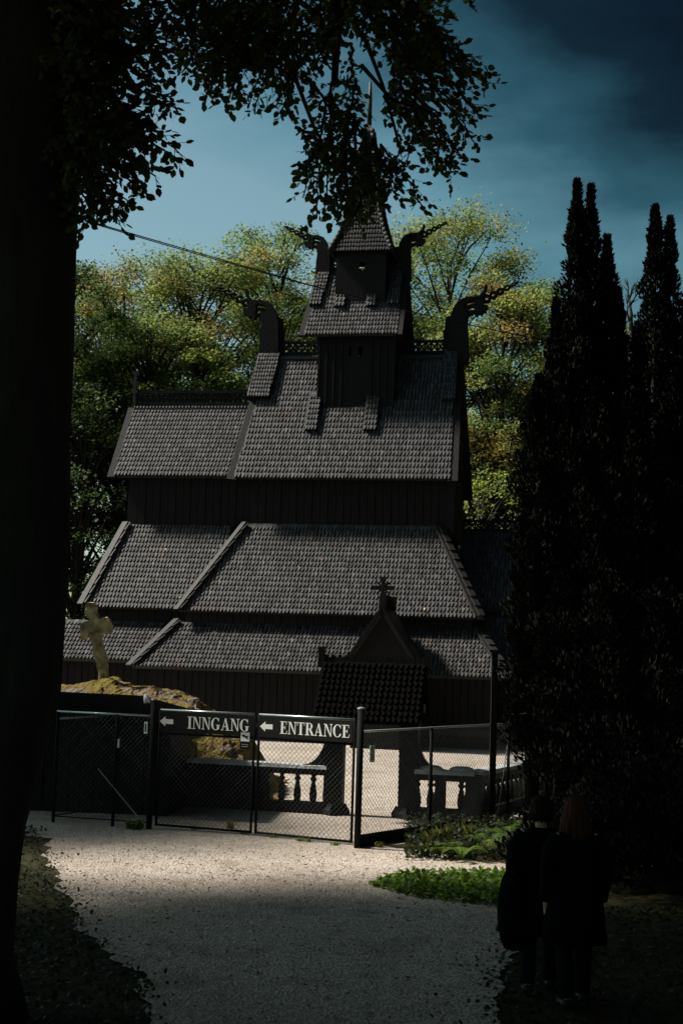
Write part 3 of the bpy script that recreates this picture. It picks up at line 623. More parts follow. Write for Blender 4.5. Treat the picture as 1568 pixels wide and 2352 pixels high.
# ------------------------------------------------------------------ sign boards with lettering
def rect(x0, x1, y0, y1): return [(x0, y0), (x1, y0), (x1, y1), (x0, y1)]
def arc(cx, cy, rx, ry, a0, a1, tv, th, n=14):
    P = []
    for i in range(n):
        q0, q1 = D2R(a0+(a1-a0)*i/n), D2R(a0+(a1-a0)*(i+1)/n)
        def pt(q, f):
            t_ = tv*abs(math.cos(q))**1.3+th*(1-abs(math.cos(q))**1.3); return (cx+(rx-t_*f)*math.cos(q), cy+(ry-(t_*.8)*f)*math.sin(q))
        P.append([pt(q0, 0), pt(q1, 0), pt(q1, 1), pt(q0, 1)])
    return P
sf = .055
def serif(x0, x1, y): return rect(x0, x1, y, y+sf)
def glyph(c):
    if c == 'I': return [rect(.10, .29, .03, .97), serif(0, .39, 0), serif(0, .39, 1-sf)], .39
    if c == 'N': return [rect(.10, .165, .03, .97), rect(.62, .685, .03, .97), [(.08, 1), (.27, 1), (.685, .0), (.60, .0)], serif(0, .26, 0), serif(0, .22, 1-sf), serif(.53, .78, 1-sf)], .77
    if c == 'A': return [[(.08, .02), (.15, .02), (.40, .98), (.34, .98)], [(.50, .02), (.70, .02), (.43, 1.0), (.32, 1.0)], rect(.2, .55, .28, .345), serif(0, .24, 0), serif(.42, .78, 0)], .77
    if c == 'E': return [rect(.10, .29, .03, .97), serif(0, .62, 0), serif(0, .60, 1-sf), rect(.29, .46, .47, .53), rect(.43, .48, .36, .64), [(.57, .0), (.62, .0), (.655, .27), (.61, .27)], [(.55, 1), (.60, 1), (.60, .75), (.56, .75)]], .67
    if c == 'T': return [rect(.235, .425, .03, .97), serif(.13, .53, 0), rect(0, .66, .94, 1), [(0, 1), (.05, 1), (.045, .74), (0, .74)], [(.61, 1), (.66, 1), (.66, .74), (.615, .74)]], .67
    if c == 'R': return [rect(.10, .29, .03, .97), serif(0, .39, 0), serif(0, .42, 1-sf), rect(.28, .42, .485, .54)]+arc(.38, .74, .28, .26, -90, 90, .18, .06, 10)+[[(.34, .5), (.52, .52), (.78, .0), (.58, .0)], serif(.56, .80, 0)], .77
    if c == 'C': return arc(.40, .5, .40, .515, 42, 322, .2, .065, 20)+[[(.63, 1.0), (.68, 1.0), (.70, .68), (.66, .68)], [(.66, .30), (.72, .28), (.66, .10), (.60, .16)]], .74
    if c == 'G': return arc(.40, .5, .40, .515, 42, 300, .2, .065, 20)+[[(.63, 1.0), (.68, 1.0), (.69, .68), (.65, .68)], rect(.52, .71, .08, .43), rect(.44, .80, .39, .44), [(.52, .02), (.60, .02), (.71, .1), (.6, .14)]], .82
def letters(parent, word, x, z, h, width):
    tot = sum(glyph(c)[1] for c in word)+.05*(len(word)-1); k = width/tot
    for c in word:
        ps, wd = glyph(c); mb = MB()
        for i, p in enumerate(ps):
            mb.prism([(x+a*k, -.0160-.0004*(i % 5), z+b*h) for a, b in p], (0, .0009+.0004*(i % 5), 0))
        mb.build('letter', M_signw, parent); x += (wd+.05)*k
def arrow(parent, x0, x1, z, h):
    m = x0+(x1-x0)*.42; MB().prism([(x, -.0165, y) for x, y in ((x0, z), (m, z+h/2), (m, z+h*.24), (x1, z+h*.24), (x1, z-h*.24), (m, z-h*.24), (m, z-h/2))], (0, .0015, 0)).build('arrow', M_signw, parent)
def board(A, B, x0, x1, z0, z1, word, tx0, tx1, tz, th, ax0, ax1, label, fl=-.03):
    Ln, rz = frame_of(A, B); t = thing('sign_board', (A[0], A[1], 0), rz, label, 'sign')
    t.location = Vector(t.location)+Matrix.Rotation(rz, 3, 'Z')@Vector((0, fl, 0))
    MB().box(x0, x1, -.014, .006, z0, z1).build('panel', M_signb, t)
    letters(t, word, tx0, tz, th, tx1-tx0); arrow(t, ax0, ax1, tz+th*.5, th*.82); return t
def sx_of(px, A, B):     # horizontal place of a pixel along the gate
    dA = ray(px, 1700); n = Vector((-(B-A).y, (B-A).x)); tt = (Vector((A.x, A.y)).dot(n))/(dA[0]*n.x+dA[1]*n.y); P = Vector((dA[0]*tt, dA[1]*tt)); return (P-Vector((A.x, A.y))).length*(1 if (P-Vector((A.x, A.y))).dot(Vector(((B-A).x, (B-A).y))) > 0 else -1)
board(GA, GM, .06, LnA-.05, 1.66, 2.01, 'INNGANG', sx_of(432, GA, GM), sx_of(574, GA, GM), 1.735, .205, sx_of(368, GA, GM), sx_of(399, GA, GM), 'black board with left arrow and the word INNGANG')
board(GM, GB, .05, LnB-.05, 1.66, 2.01, 'ENTRANCE', sx_of(645, GM, GB), sx_of(805, GM, GB), 1.735, .205, sx_of(599, GM, GB), sx_of(628, GM, GB), 'black board with left arrow and the word ENTRANCE')
# surveillance pictogram plate
def plate(A, B, px, py, w_, h_, mat, name, label, fl=-.035):
    Ln, rz = frame_of(A, B); s = sx_of(px, A, B); P = Vector((A.x, A.y, 0))+Vector((math.cos(rz), math.sin(rz), 0))*s; z = atY(px, py, P.y).z
    o = MB().box(-w_/2, w_/2, -.006, .004, -h_/2, h_/2).build(name, mat); o.location = P+Matrix.Rotation(rz, 3, 'Z')@Vector((0, fl, 0))+Vector((0, 0, z)); o.rotation_euler = (0, 0, rz); return tag(o, label, 'sign')
pz = plate(GA, GM, 565, 1700, .18, .30, M_signb, 'camera_notice', 'small notice with white camera pictogram on black plate')
MB().box(-.08, .08, -.009, -.0065, -.02, .135).build('pictogram_field', M_signw, pz)
MB().prism([(x, -.0115, z) for x, z in ((-.055, .09), (-.03, .10), (.03, .07), (.062, .085), (.045, .045), (.06, .015), (.02, .03), (-.01, .055), (-.055, .055))], (0, .002, 0)).build('camera_icon', M_signb, pz)
for k in range(2): MB().box(-.055, .055, -.0085, -.0065, -.075-.035*k, -.066-.035*k).build('text_line', M_cap, pz)
pg = plate(PB, FR, 851, 1731, .135, .27, M_label, 'fence_notice', 'pale green notice plate with round symbol on the right fence')
mb = MB()
for k in range(16):
    q0, q1 = 2*math.pi*k/16, 2*math.pi*(k+1)/16; mb.prism([(math.cos(q)*r_, -.0085, .075+math.sin(q)*r_) for q, r_ in ((q0, .036), (q1, .036), (q1, .028), (q0, .028))], (0, .002, 0))
mb.build('round_symbol', M_signb, pg)
for k, ww in enumerate((.09, .08, .095, .06)): MB().box(-ww/2, ww/2, -.0085, -.0065, -.02-.026*k, -.012-.026*k).build('text_line', M_fence, pg)
ps = plate(FL, PA, 338, 1671, .06, .20, M_white, 'sticker_plate', 'narrow white sticker plate on the left gate post', fl=-.07)
MB().box(-.015, .01, -.008, -.0065, -.07, .07).build('sticker_print', M_cable, ps)
plate(FL, PA, 275, 1707, .04, .15, M_cap, 'fence_tag', 'small grey tag hanging on the left fence')

# ------------------------------------------------------------------ hut left of the gate
hx1 = atY(410, 1700, 26.4).x; hz = atY(332, 1590, 27.2).z
hut = thing('ticket_hut', (hx1-1.9, 27.2, 0), D2R(-6), 'dark boarded hut with low hipped roof behind the left fence', 'hut')
for i in range(16): MB().box(-1.9+i*.2375, -1.9+(i+1)*.2375-.012, -.95-.015*(i % 2), -.88, 0, 1.72).build('board', M_tar, hut)
MB().box(-1.9, 1.9, -.87, .9, 0, 1.7).build('wall', M_tar, hut)
mb = MB(); ze = 1.72
mb.add([(-2.6, -1.2, ze), (2.45, -1.2, ze), (2.45, 1.2, ze), (-2.6, 1.2, ze), (-1.9, 0, hz-.02), (1.1, 0, hz-.06), (-2.6, -1.2, ze-.06), (2.45, -1.2, ze-.06), (2.45, 1.2, ze-.06), (-2.6, 1.2, ze-.06)],
       [(0, 1, 5, 4), (1, 2, 5), (2, 3, 4, 5), (3, 0, 4), (6, 7, 1, 0), (7, 8, 2, 1), (8, 9, 3, 2), (9, 6, 0, 3), (9, 8, 7, 6)])
mb.build('roof', M_shdark, hut)
cp_ = atY(337, 1606, 25.6)
vc = thing('security_camera', cp_, 0, 'white security camera on a thin arm beside the left gate post', 'camera')
mb = MB(); mb.tube([(-.03, 0, .09), (.0, -.02, .03), (.02, -.06, -.06)], [.03, .055, .06], 10); mb.build('housing', M_white, vc, smooth=True)
MB().tube([(-.03, .02, .06), (-.06, .03, .10), (-.06, .03, -.2), (-.06, .35, -.3)], .018, 6).build('arm', M_fence, vc)
MB().lathe((.02, -.065, -.075), ((.03, 0), (.05, .01)), 10).build('lens', M_cable, vc)

# ------------------------------------------------------------------ mossy rock and stone cross
RY = 31.0
prof_px = [(-60, 1590), (60, 1575), (140, 1573), (200, 1566), (260, 1566), (340, 1574), (400, 1584), (440, 1596), (462, 1618), (490, 1634), (530, 1655), (570, 1690), (595, 1735), (615, 1775), (640, 1800)]
PX = [atY(x, y, RY) for x, y in prof_px]; PXX = [p.x for p in PX]; PXZ = [max(0, p.z) for p in PX]
def topz(x): return float(np.interp(x, PXX, PXZ))
from mathutils import noise as MN
nx, ny = 110, 44; x0r, x1r = PXX[0], PXX[-1]+.1; vs = []
for j in range(ny+1):
    for i in range(nx+1):
        x = x0r+(x1r-x0r)*i/nx; q = j/ny; y = RY-2.2+4.6*q
        prf = max(0., 1-abs((y-RY)/2.3)**2.6) if y < RY else max(0., 1-abs((y-RY)/2.3)**2.2)
        nz = MN.fractal(Vector((x*.9, y*.9, 3)), .9, 2.2, 5); n2_ = MN.fractal(Vector((x*3, y*3, 9)), .8, 2.2, 4)
        z = topz(x+nz*.1)*prf**.6*(1+.10*nz*(prf < .98))+.05*n2_*(prf > .02)+.10*abs(nz)*prf-.05
        vs.append((x+.12*n2_, y+.25*nz, z-(.1 if prf <= .01 else 0)))
mb = MB(); mb.add(vs, [(j*(nx+1)+i, j*(nx+1)+i+1, (j+1)*(nx+1)+i+1, (j+1)*(nx+1)+i) for j in range(ny) for i in range(nx)])
rk = mb.build('rock_outcrop', M_rock, fix=False); tag(rk, 'low rock outcrop with yellow moss beneath the stone cross', 'rock')
czm = [(235, 225), (265, 208), (325, 208), (350, 250), (370, 360), (395, 395), (440, 375), (490, 380), (520, 450), (535, 540), (500, 565), (470, 555), (430, 560), (405, 585), (420, 660), (440, 760), (470, 850), (480, 1000), (500, 1160), (400, 1160), (385, 1000), (345, 850), (322, 700), (290, 600), (270, 555), (240, 560), (215, 640), (190, 640), (183, 560), (170, 440), (230, 435), (270, 425), (280, 400), (240, 330)]
import bmesh
cpts = [atY(150.8+X*.2019, 1341.8+Y*.2019, RY-.2) for X, Y in czm]
mb = MB(); mb.prism([(p.x, RY-.35, p.z-(.3 if p.z < topz(p.x)+.1 else 0)) for p in cpts], (0, .32, 0))
scx = mb.build('stone_cross', M_stone); tag(scx, 'weathered lichen-covered stone cross leaning on the mossy rock', 'cross')
bm = bmesh.new(); bm.from_mesh(scx.data); bmesh.ops.triangulate(bm, faces=bm.faces[:]); bmesh.ops.subdivide_edges(bm, edges=bm.edges[:], cuts=3, use_grid_fill=True)
for v in bm.verts:
    v.co += Vector((MN.noise(v.co*7), MN.noise(v.co*7+Vector((9, 0, 0))), MN.noise(v.co*7+Vector((0, 7, 0)))))*.03
bm.to_mesh(scx.data); bm.free()

# ------------------------------------------------------------------ foliage helpers
def leaves_quads(P, Nn, T, L_, W_, shape='rhomb'):
    """P base points, Nn normals, T along-leaf dirs (n,3); L_,W_ (n,)"""
    T = T/np.linalg.norm(T, axis=1, keepdims=True); B = np.cross(Nn, T); B /= np.linalg.norm(B, axis=1, keepdims=True)+1e-9
    L_ = L_[:, None]; W_ = W_[:, None]
    if shape == 'rhomb': V = np.stack([P, P+T*L_*.5+B*W_*.5, P+T*L_, P+T*L_*.5-B*W_*.5], 1)
    else: V = np.stack([P, P+T*L_*.25+B*W_*.42, P+T*L_*.6+B*W_*.46, P+T*L_, P+T*L_*.6-B*W_*.46, P+T*L_*.25-B*W_*.42], 1)
    return V
def unit(n):
    v = rng.normal(size=(n, 3)); return v/np.linalg.norm(v, axis=1, keepdims=True)
def broad_tree(seed, H, R, z0, ncl, nl, leaf, cols, spread=.76, spiky=False):
    """crown clumps carried on limbs, local coordinates; returns (trunk MB, crown verts, colours)"""
    rs = np.random.default_rng(seed); tr = MB()
    bend = rs.normal(size=2)*.3
    tr.tube([(0, 0, -.3), (bend[0]*.2, bend[1]*.2, H*.25), (bend[0], bend[1], H*.55), (bend[0]*1.2, bend[1]*1.2, H*.9)], [R*.075+.1, R*.06+.06, R*.035+.03, .03], 8)
    V, C = [], []
    for c in range(ncl):
        zz = rs.random()**.8; z = z0+(H-z0)*zz
        rad = R*math.sin(math.pi*min(1, max(.06, (1-zz)**.62*.92+.04)))**.75
        a = rs.random()*2*math.pi; rr = rad*rs.random()**.42
        cx, cy = math.cos(a)*rr, math.sin(a)*rr
        if c % 2 == 0:
            zs = max(z0*.5, z-rr*.9-1); f = min(1, zs/(H*.9)); sx0 = (bend[0]*f, bend[1]*f, zs)
            tr.tube([sx0, (cx*.5+sx0[0]*.5, cy*.5+sx0[1]*.5, (z+zs)/2+.3), (cx, cy, z)], [.10*(1-zz*.5)*R/4, .06, .02], 4, cap=False)
        s = rs.uniform(.65, 1.25)*spread*R/4.5; k = int(nl*s*s)
        g_ = rs.normal(size=(k, 3)); g_ *= (rs.random((k, 1))**.55*1.55/np.linalg.norm(g_, axis=1, keepdims=True)); g_ *= np.array([s, s, s*.42])
        P = g_+np.array([cx, cy, z]); P[:, 2] -= .18*(g_[:, 0]**2+g_[:, 1]**2)/s
        if spiky: P += (np.array([cx, cy, 0])/(rad+.1)*1.0+np.array([0, 0, .8]))[None, :]*np.abs(rs.normal(size=(k, 1)))*.5
        n = rs.normal(size=(k, 3))*.55+np.array([0, 0, 1]); n /= np.linalg.norm(n, axis=1, keepdims=True); T = rs.normal(size=(k, 3)); T -= n*np.sum(T*n, 1, keepdims=True)
        V.append(leaves_quads(P, n, T, rs.uniform(.7, 1.3, k)*leaf, rs.uniform(.5, .8, k)*leaf))
        base = np.array(cols[rs.integers(len(cols))]); C.append(base[None, :]*rs.uniform(.6, 1.35, (k, 1))*rs.uniform(.9, 1.1, (k, 3)))
    return tr, np.concatenate(V), np.concatenate(C)
G1 = (.090, .145, .038); G2 = (.065, .10, .030); G3 = (.125, .155, .042); Y1 = (.19, .165, .04); O1 = (.15, .115, .035); G4 = (.032, .058, .018)
KIND = {'green': [G1, G1, G2, G3], 'mixed': [G1, G1, G1, G2, G2, G3, G3, G3, Y1], 'rusty': [G1, G1, G2, G3, G3, G3, O1, Y1], 'dark': [G4, G4, G2], 'lime': [G1, G3, (.13, .19, .03)]}
def place_tree(px, top, Y, R, kind, seed, label, z0=None, ncl=190, nl=470, leaf=.16, spiky=False, group=None, name='broadleaf_tree'):
    P = atY(px, top, Y); H = P.z
    tr, V, C = broad_tree(seed, H, R, z0 if z0 is not None else H*.22, ncl, nl, leaf, KIND[kind], spiky=spiky)
    t = thing(name, (P.x, Y, 0), 0, label, 'tree', group)
    tr.build('trunk', M_barkd, t, smooth=True, fix=False); big('crown', V, 4, M_leaf, t, C)
place_tree(150, 600, 60, 3.6, 'dark', 11, 'slim dark tree beside the great beech trunk, left of the church')
place_tree(290, 622, 66, 4.4, 'rusty', 12, 'rusty-tinged broadleaf tree behind the chancel finial')
place_tree(440, 604, 67, 4.8, 'rusty', 13, 'tall spreading tree with yellow-brown top behind the chancel roof', spiky=True)
place_tree(340, 740, 61.5, 4.2, 'green', 14, 'bright green bushy tree just behind the chancel ridge')
place_tree(480, 820, 60.5, 3.2, 'lime', 15, 'low lime green tree between chancel ridge and left dragon head')
place_tree(650, 536, 68, 4.6, 'mixed', 16, 'tall green and yellow tree between left dragon and tower')
place_tree(880, 512, 72, 4.0, 'mixed', 17, 'tall yellow-tinged tree directly behind the tower')
place_tree(1040, 512, 67, 4.6, 'mixed', 18, 'tall upright-branched tree right of the tower', spiky=True)
place_tree(1165, 650, 63, 4.2, 'rusty', 19, 'yellowing tree behind the right nave dragon')
place_tree(1130, 830, 73, 4.4, 'dark', 20, 'dark green tree directly right of the nave gable')
place_tree(1300, 735, 66, 4.4, 'mixed', 21, 'yellow and green tree behind the columnar conifers')
place_tree(1125, 1082, 57.0, 2.4, 'lime', 22, 'small bright green tree beyond the west wing roof', z0=2.0, ncl=60)
place_tree(195, 880, 58, 3.4, 'dark', 23, 'dark thin-leaved tree standing left of the chancel gable', nl=170)
place_tree(1460, 760, 70, 5.0, 'dark', 24, 'dark broad tree far behind the tallest conifers')
place_tree(760, 760, 64, 3.8, 'mixed', 25, 'tree with yellow sprays showing under the tower eaves')
place_tree(60, 700, 64, 5.0, 'green', 26, 'green tree mostly behind the great beech trunk')
place_tree(600, 640, 75, 5.0, 'dark', 27, 'dark tree filling the wood behind the left dragon')
place_tree(960, 690, 71, 3.6, 'mixed', 28, 'leafy tree with yellow sprays between tower and right dragon')
# dead snags
def snag(px, top, base_y, Y, seed, label, thick=.16):
    rs = random.Random(seed); P = atY(px, top, Y); B = atY(px+10, base_y, Y); mb = MB()
    def br(p, d, l, r, lev):
        pts = [p]; 
        for i in range(4):
            d = (d+Vector((rs.uniform(-.25, .25), rs.uniform(-.2, .2), rs.uniform(-.05, .2)))).normalized(); pts.append(pts[-1]+d*l/4)
        mb.tube(pts, [r*(1-.18*i) for i in range(5)], 5)
        if lev > 0:
            for q in range(4): br(pts[rs.randint(1, 4)], (d+Vector((rs.uniform(-.9, .9), rs.uniform(-.5, .5), rs.uniform(-.1, .5)))).normalized(), l*.55, r*.5, lev-1)
    h = P.z-B.z; p0 = Vector((B.x, Y, 0)); mb.tube([p0, Vector((B.x, Y, B.z))], [thick*1.6, thick], 6)
    br(Vector((B.x, Y, B.z)), Vector((-.2, 0, 1)), h*.62, thick, 2)
    o = mb.build('dead_tree', M_dead, smooth=True, fix=False); return tag(o, label, 'dead tree')
snag(1235, 650, 850, 64, 3, 'bare pale dead tree right of the nave dragon'); snag(1440, 632, 760, 45, 5, 'forked bare dead top between the two tallest conifers', .09).data.materials[0] = M_barkd

# ------------------------------------------------------------------ columnar conifers on the right
def conifer(px, top, Y, wpx, label, n=7000, zb=.2, name='columnar_conifer', leaders=None, group=None):
    P = atY(px, top, Y); H = P.z; R = wpx/2*Y/F; k = int(n*2.2)
    wpx *= 1; R *= 1.22; zz = rng.random(k)**.85; z = zb+(H-zb)*zz
    lob = 1+.22*np.sin(z*5.1+px)+.18*np.sin(z*11.3+px*2)
    prof_ = np.clip((1-zz)*4.5, .0, 1)**.8*(.72+.28*np.clip((1-zz)*1.6, 0, 1))
    a = rng.random(k)*2*np.pi; bl = 1+.22*np.sin(a*5+z*1.7+px)
    rr = R*prof_*lob*bl*(rng.random(k)**.33)
    Pp = np.stack([np.cos(a)*rr, np.sin(a)*rr, z], 1)
    o_ = np.stack([np.cos(a), np.sin(a), np.zeros(k)], 1)
    T = o_*rng.uniform(.25, .9, (k, 1))+np.array([0, 0, 1.])+rng.normal(size=(k, 3))*.3
    nn = unit(k)*.7+o_*.6; ln = rng.uniform(.055, .145, k)
    V = leaves_quads(Pp, nn, T, ln, ln*.42)
    C = np.array([.011, .013, .010])[None, :]*rng.uniform(.5, 1.5, (k, 1))
    t = thing(name, (P.x, Y, 0), 0, label, 'conifer', group)
    MB().tube([(0, 0, -.1), (0, 0, H*.5), (0, 0, H*.97)], [R*.16+.05, R*.1+.03, .02], 7).build('trunk', M_barkd, t, smooth=True, fix=False)
    big('crown', V, 4, M_needle, t, C)
conifer(1325, 418, 27.0, 78, 'tallest dark columnar conifer, slender pointed top', 9000)
conifer(1356, 430, 27.6, 76, 'dark columnar conifer standing close against the tallest one', 9000)
conifer(1393, 545, 27.2, 84, 'broad shouldered columnar conifer beside the tall twin pair', 9000)
conifer(1276, 690, 26.4, 50, 'thin columnar conifer with narrow tip beside the tall twin pair', 5000, 1.5)
CG = 'dense lower columnar conifers'; CL = 'dense black-green columnar conifer in the lower row before the tall ones'
for px, tp, Y, wd in ((1238, 868, 25.8, 92), (1305, 850, 25.6, 110), (1372, 880, 25.4, 120), (1450, 900, 25.3, 130), (1540, 880, 25.5, 130)): conifer(px, tp, Y, wd, CL, 9500, 1.45 if px < 1320 else .2, group=CG)
conifer(1420, 668, 28.2, 66, 'columnar conifer below the forked dead branch', 6500); conifer(1462, 745, 28.0, 60, 'short columnar conifer between the two tall groups', 5500)
conifer(1504, 476, 28.6, 84, 'tall columnar conifer with double tip right of the dead fork', 9000); conifer(1537, 502, 28.9, 66, 'columnar conifer leaning into the double-tipped one', 7000); conifer(1575, 690, 28.3, 90, 'columnar conifer half cut by the right picture edge', 6000)
for px, tp, Y, wd in ((1222, 1230, 25.0, 70), (1290, 1330, 24.6, 120), (1400, 1320, 24.2, 160), (1520, 1340, 24.0, 170)):
    conifer(px, tp, Y, wd, 'low dense yew bush at the foot of the conifers', 9000, 1.5 if px < 1250 else (1.0 if px < 1300 else .2), name='yew_bush', group='yew bushes under the conifers')

for px, tp, Y, wd, lab in ((1400, 1790, 20.5, 260, 'rounded dark yew bush added to blacken the ground behind the two walkers'), (1540, 1740, 19.5, 330, 'large dark yew bush added to blacken the lit corner right of the walkers')): conifer(px, tp, Y, wd, lab, 9000, name='yew_bush')  # bushes added to cover sunlit ground with something dark
# ------------------------------------------------------------------ the great beech on the left with hanging boughs
BY = 11.6
beech = thing('beech_tree', (atY(-10, 1900, BY).x-.55, BY, 0), 0, 'huge dark beech trunk with leafy boughs hanging over the path', 'tree')
bx0 = beech.location.x
edge = [(2370, 70), (2200, 35), (2000, 45), (1870, 62), (1578, 135), (1250, 152), (1000, 160), (800, 166), (560, 177), (400, 182), (200, 185), (-100, 190), (-400, 200)]
pts, rad = [], []
for py, px in edge:
    p = atY(px, py, BY); r = .62 if py < 1900 else .62+.28*min(1, (py-1900)/470.); pts.append((p.x-r-bx0, 0, p.z)); rad.append(r)
pts.append((pts[-1][0]+.4, .2, 14.0)); rad.append(.4)
mb = MB(); mb.tube(pts, rad, 20); tk = mb.build('trunk', M_bark, beech, smooth=True, fix=False)
for v in tk.data.vertices:
    n_ = MN.fractal(Vector((v.co.x*2, v.co.y*2, v.co.z*.7)), 1, 2, 4); v.co.x += .05*n_; v.co.y += .05*n_
LV, LC, TW = [], [], MB()
def spray(points, Y, depth=1.0, lw=.30, dens=1.0, bare=0.0):
    """a hanging beech spray: stem through picture points at distance Y, side twigs with alternate leaves"""
    Y0 = Y+random.uniform(-depth, depth); pw = [np.array(atY(x, y, Y0+random.uniform(-.1, .1))) for x, y in points]
    pp = []
    for i in range(len(pw)-1):
        for k in range(6): pp.append(pw[i]+(pw[i+1]-pw[i])*k/6+rng.normal(size=3)*.015)
    pp.append(pw[-1]); pp = np.array(pp); n = len(pp); seg = np.linalg.norm(np.diff(pp, axis=0), axis=1); tot = seg.sum(); cum = np.r_[0, np.cumsum(seg)]
    TW.tube([tuple(p-np.array([bx0, BY, 0])) for p in pp], [.016*(1-.8*i/n)+.003 for i in range(n)], 4, cap=False)
    s = tot*bare; side = 1
    while s < tot:
        t_ = s/tot; p = np.array([np.interp(s, cum, pp[:, j]) for j in range(3)]); q = np.array([np.interp(min(tot, s+.1), cum, pp[:, j]) for j in range(3)])-p
        d = q/(np.linalg.norm(q)+1e-9) if np.linalg.norm(q) > 1e-6 else (pp[-1]-pp[-2])/(seg[-1]+1e-9)
        pl = rng.normal(size=3)*.5+np.array([.25, -.55, .3]); b = np.cross(d, pl); b /= np.linalg.norm(b)+1e-9
        tl = lw*(1-.55*t_)*random.uniform(.6, 1.25); td = d*.72+b*side*.75+np.array([0, 0, -.12]); td /= np.linalg.norm(td)
        e = p+td*tl; TW.tube([tuple(p-np.array([bx0, BY, 0])), tuple(e-np.array([bx0, BY, 0]))], [.004, .002], 3, cap=False)
        m = max(2, int(tl/.042*dens))
        for k in range(m):
            f = (k+.5)/m; bp = p+(e-p)*f; s2 = 1 if k % 2 else -1
            ld_ = td*.6+np.cross(td, rng.normal(size=3)*.5+np.array([.1, -.6, .7]))*s2*.8+rng.normal(size=3)*.22+np.array([0, 0, -.15])
            LV.append((bp, ld_, random.uniform(.050, .080)))
        LV.append((e, td+rng.normal(size=3)*.1, .08)); side = -side; s += random.uniform(.045, .085)/dens
def rs_(x0, y0, x1, y1, j=14): return [(x0, y0), ((x0+x1)/2+random.uniform(-j, j)*2, (y0+y1)/2+random.uniform(-j, j)), (x1, y1)]
C0 = 12.6
for st in ([(540, -40), (470, 80), (418, 166)], [(580, -30), (510, 110), (470, 212)], [(600, 0), (560, 130), (520, 240)], [(620, 60), (640, 180), (672, 280)], [(650, -20), (620, 120), (585, 262)], [(690, 40), (690, 150), (640, 262)],
           [(560, 60), (500, 160), (500, 215)], [(760, 190), (735, 330), (695, 455)], [(770, 220), (745, 360), (728, 498)], [(800, 240), (790, 380), (768, 505)], [(815, 300), (810, 420), (775, 500)], [(850, 330), (845, 420), (862, 476)],
           [(860, 320), (880, 390), (905, 440)], [(870, 330), (930, 400), (968, 474)], [(890, 220), (980, 330), (1036, 408)], [(900, 180), (1000, 290), (1062, 366)], [(900, 120), (1020, 230), (1092, 332)], [(880, 80), (1010, 160), (1100, 268)],
           [(880, 40), (1000, 120), (1112, 192)], [(860, -30), (980, 60), (1060, 150)], [(860, -60), (960, -20), (1036, 30)], [(950, 170), (960, 280), (930, 380)], [(940, 200), (1010, 330), (1000, 382)], [(700, 170), (760, 250), (840, 300)],
           [(820, 180), (800, 280), (770, 380)], [(840, 360), (830, 450), (812, 512)], [(900, 100), (930, 220), (985, 330)], [(760, 330), (820, 380), (870, 440)], [(690, 300), (730, 330), (700, 395)], [(960, 60), (1040, 120), (1090, 160)], [(900, 0), (985, 60), (1030, 100)]):
    spray(st, C0)
    if random.random() < .6: spray([(x+random.uniform(-16, 16), y-random.uniform(0, 22)) for x, y in st], C0, .8)
for i in range(92):       # dense upper bough
    x = random.uniform(400, 1010); y = random.uniform(-180, 120)
    if x < 520 and y > 60: continue
    a = random.uniform(.2, 2.2) if x > 700 else random.uniform(.9, 2.9); l = random.uniform(90, 170); 
    ex, ey = x+math.cos(a)*l*.8, y+abs(math.sin(a))*l*.8
    lim = np.interp(ex, [400, 450, 520, 600, 680, 720, 900, 1000, 1060, 1110], [110, 150, 200, 225, 215, 215, 270, 250, 200, 120])
    spray([(x, y), ((x+ex)/2, (y+ey)/2+random.uniform(-10, 10)), (ex, min(ey, lim))], C0, 1.0, .32)
for st in ([(150, 60), (280, 80), (402, 120)], [(150, 100), (270, 120), (382, 146)], [(150, 150), (290, 200), (408, 250)], [(170, 200), (300, 290), (414, 368)], [(160, 240), (270, 330), (358, 405)], [(150, 280), (250, 370), (325, 440)], [(160, 330), (240, 420), (286, 494)],
           [(170, 340), (230, 440), (268, 514)], [(150, 380), (185, 450), (194, 522)], [(160, 300), (200, 400), (205, 500)], [(150, 120), (300, 180), (380, 230)], [(200, 40), (320, 60), (420, 60)], [(180, 230), (290, 310), (350, 330)]):
    spray(st, 11.2, .6); spray([(x+random.uniform(-18, 12), y-random.uniform(0, 24)) for x, y in st], 11.2, .6)
for i in range(60):
    x = random.uniform(90, 260); y = random.uniform(-120, 330); a = random.uniform(.2, 1.3); l = random.uniform(80, 150); ex, ey = x+math.cos(a)*l, y+math.sin(a)*l
    lim = np.interp(ey, [0, 120, 250, 370, 450, 520], [430, 360, 370, 330, 270, 200]); spray([(x, y), ((x+min(ex, lim))/2, (y+ey)/2), (min(ex, lim), ey)], 11.3, .7)
for st in ([(300, -120), (400, -60), (470, -10)], [(420, -140), (430, -40), (400, 40)], [(330, -60), (400, 10), (420, 50)], [(250, -80), (350, -10), (440, 20)], [(460, -120), (470, -20), (430, 60)]): spray(st, 12.0, .6)
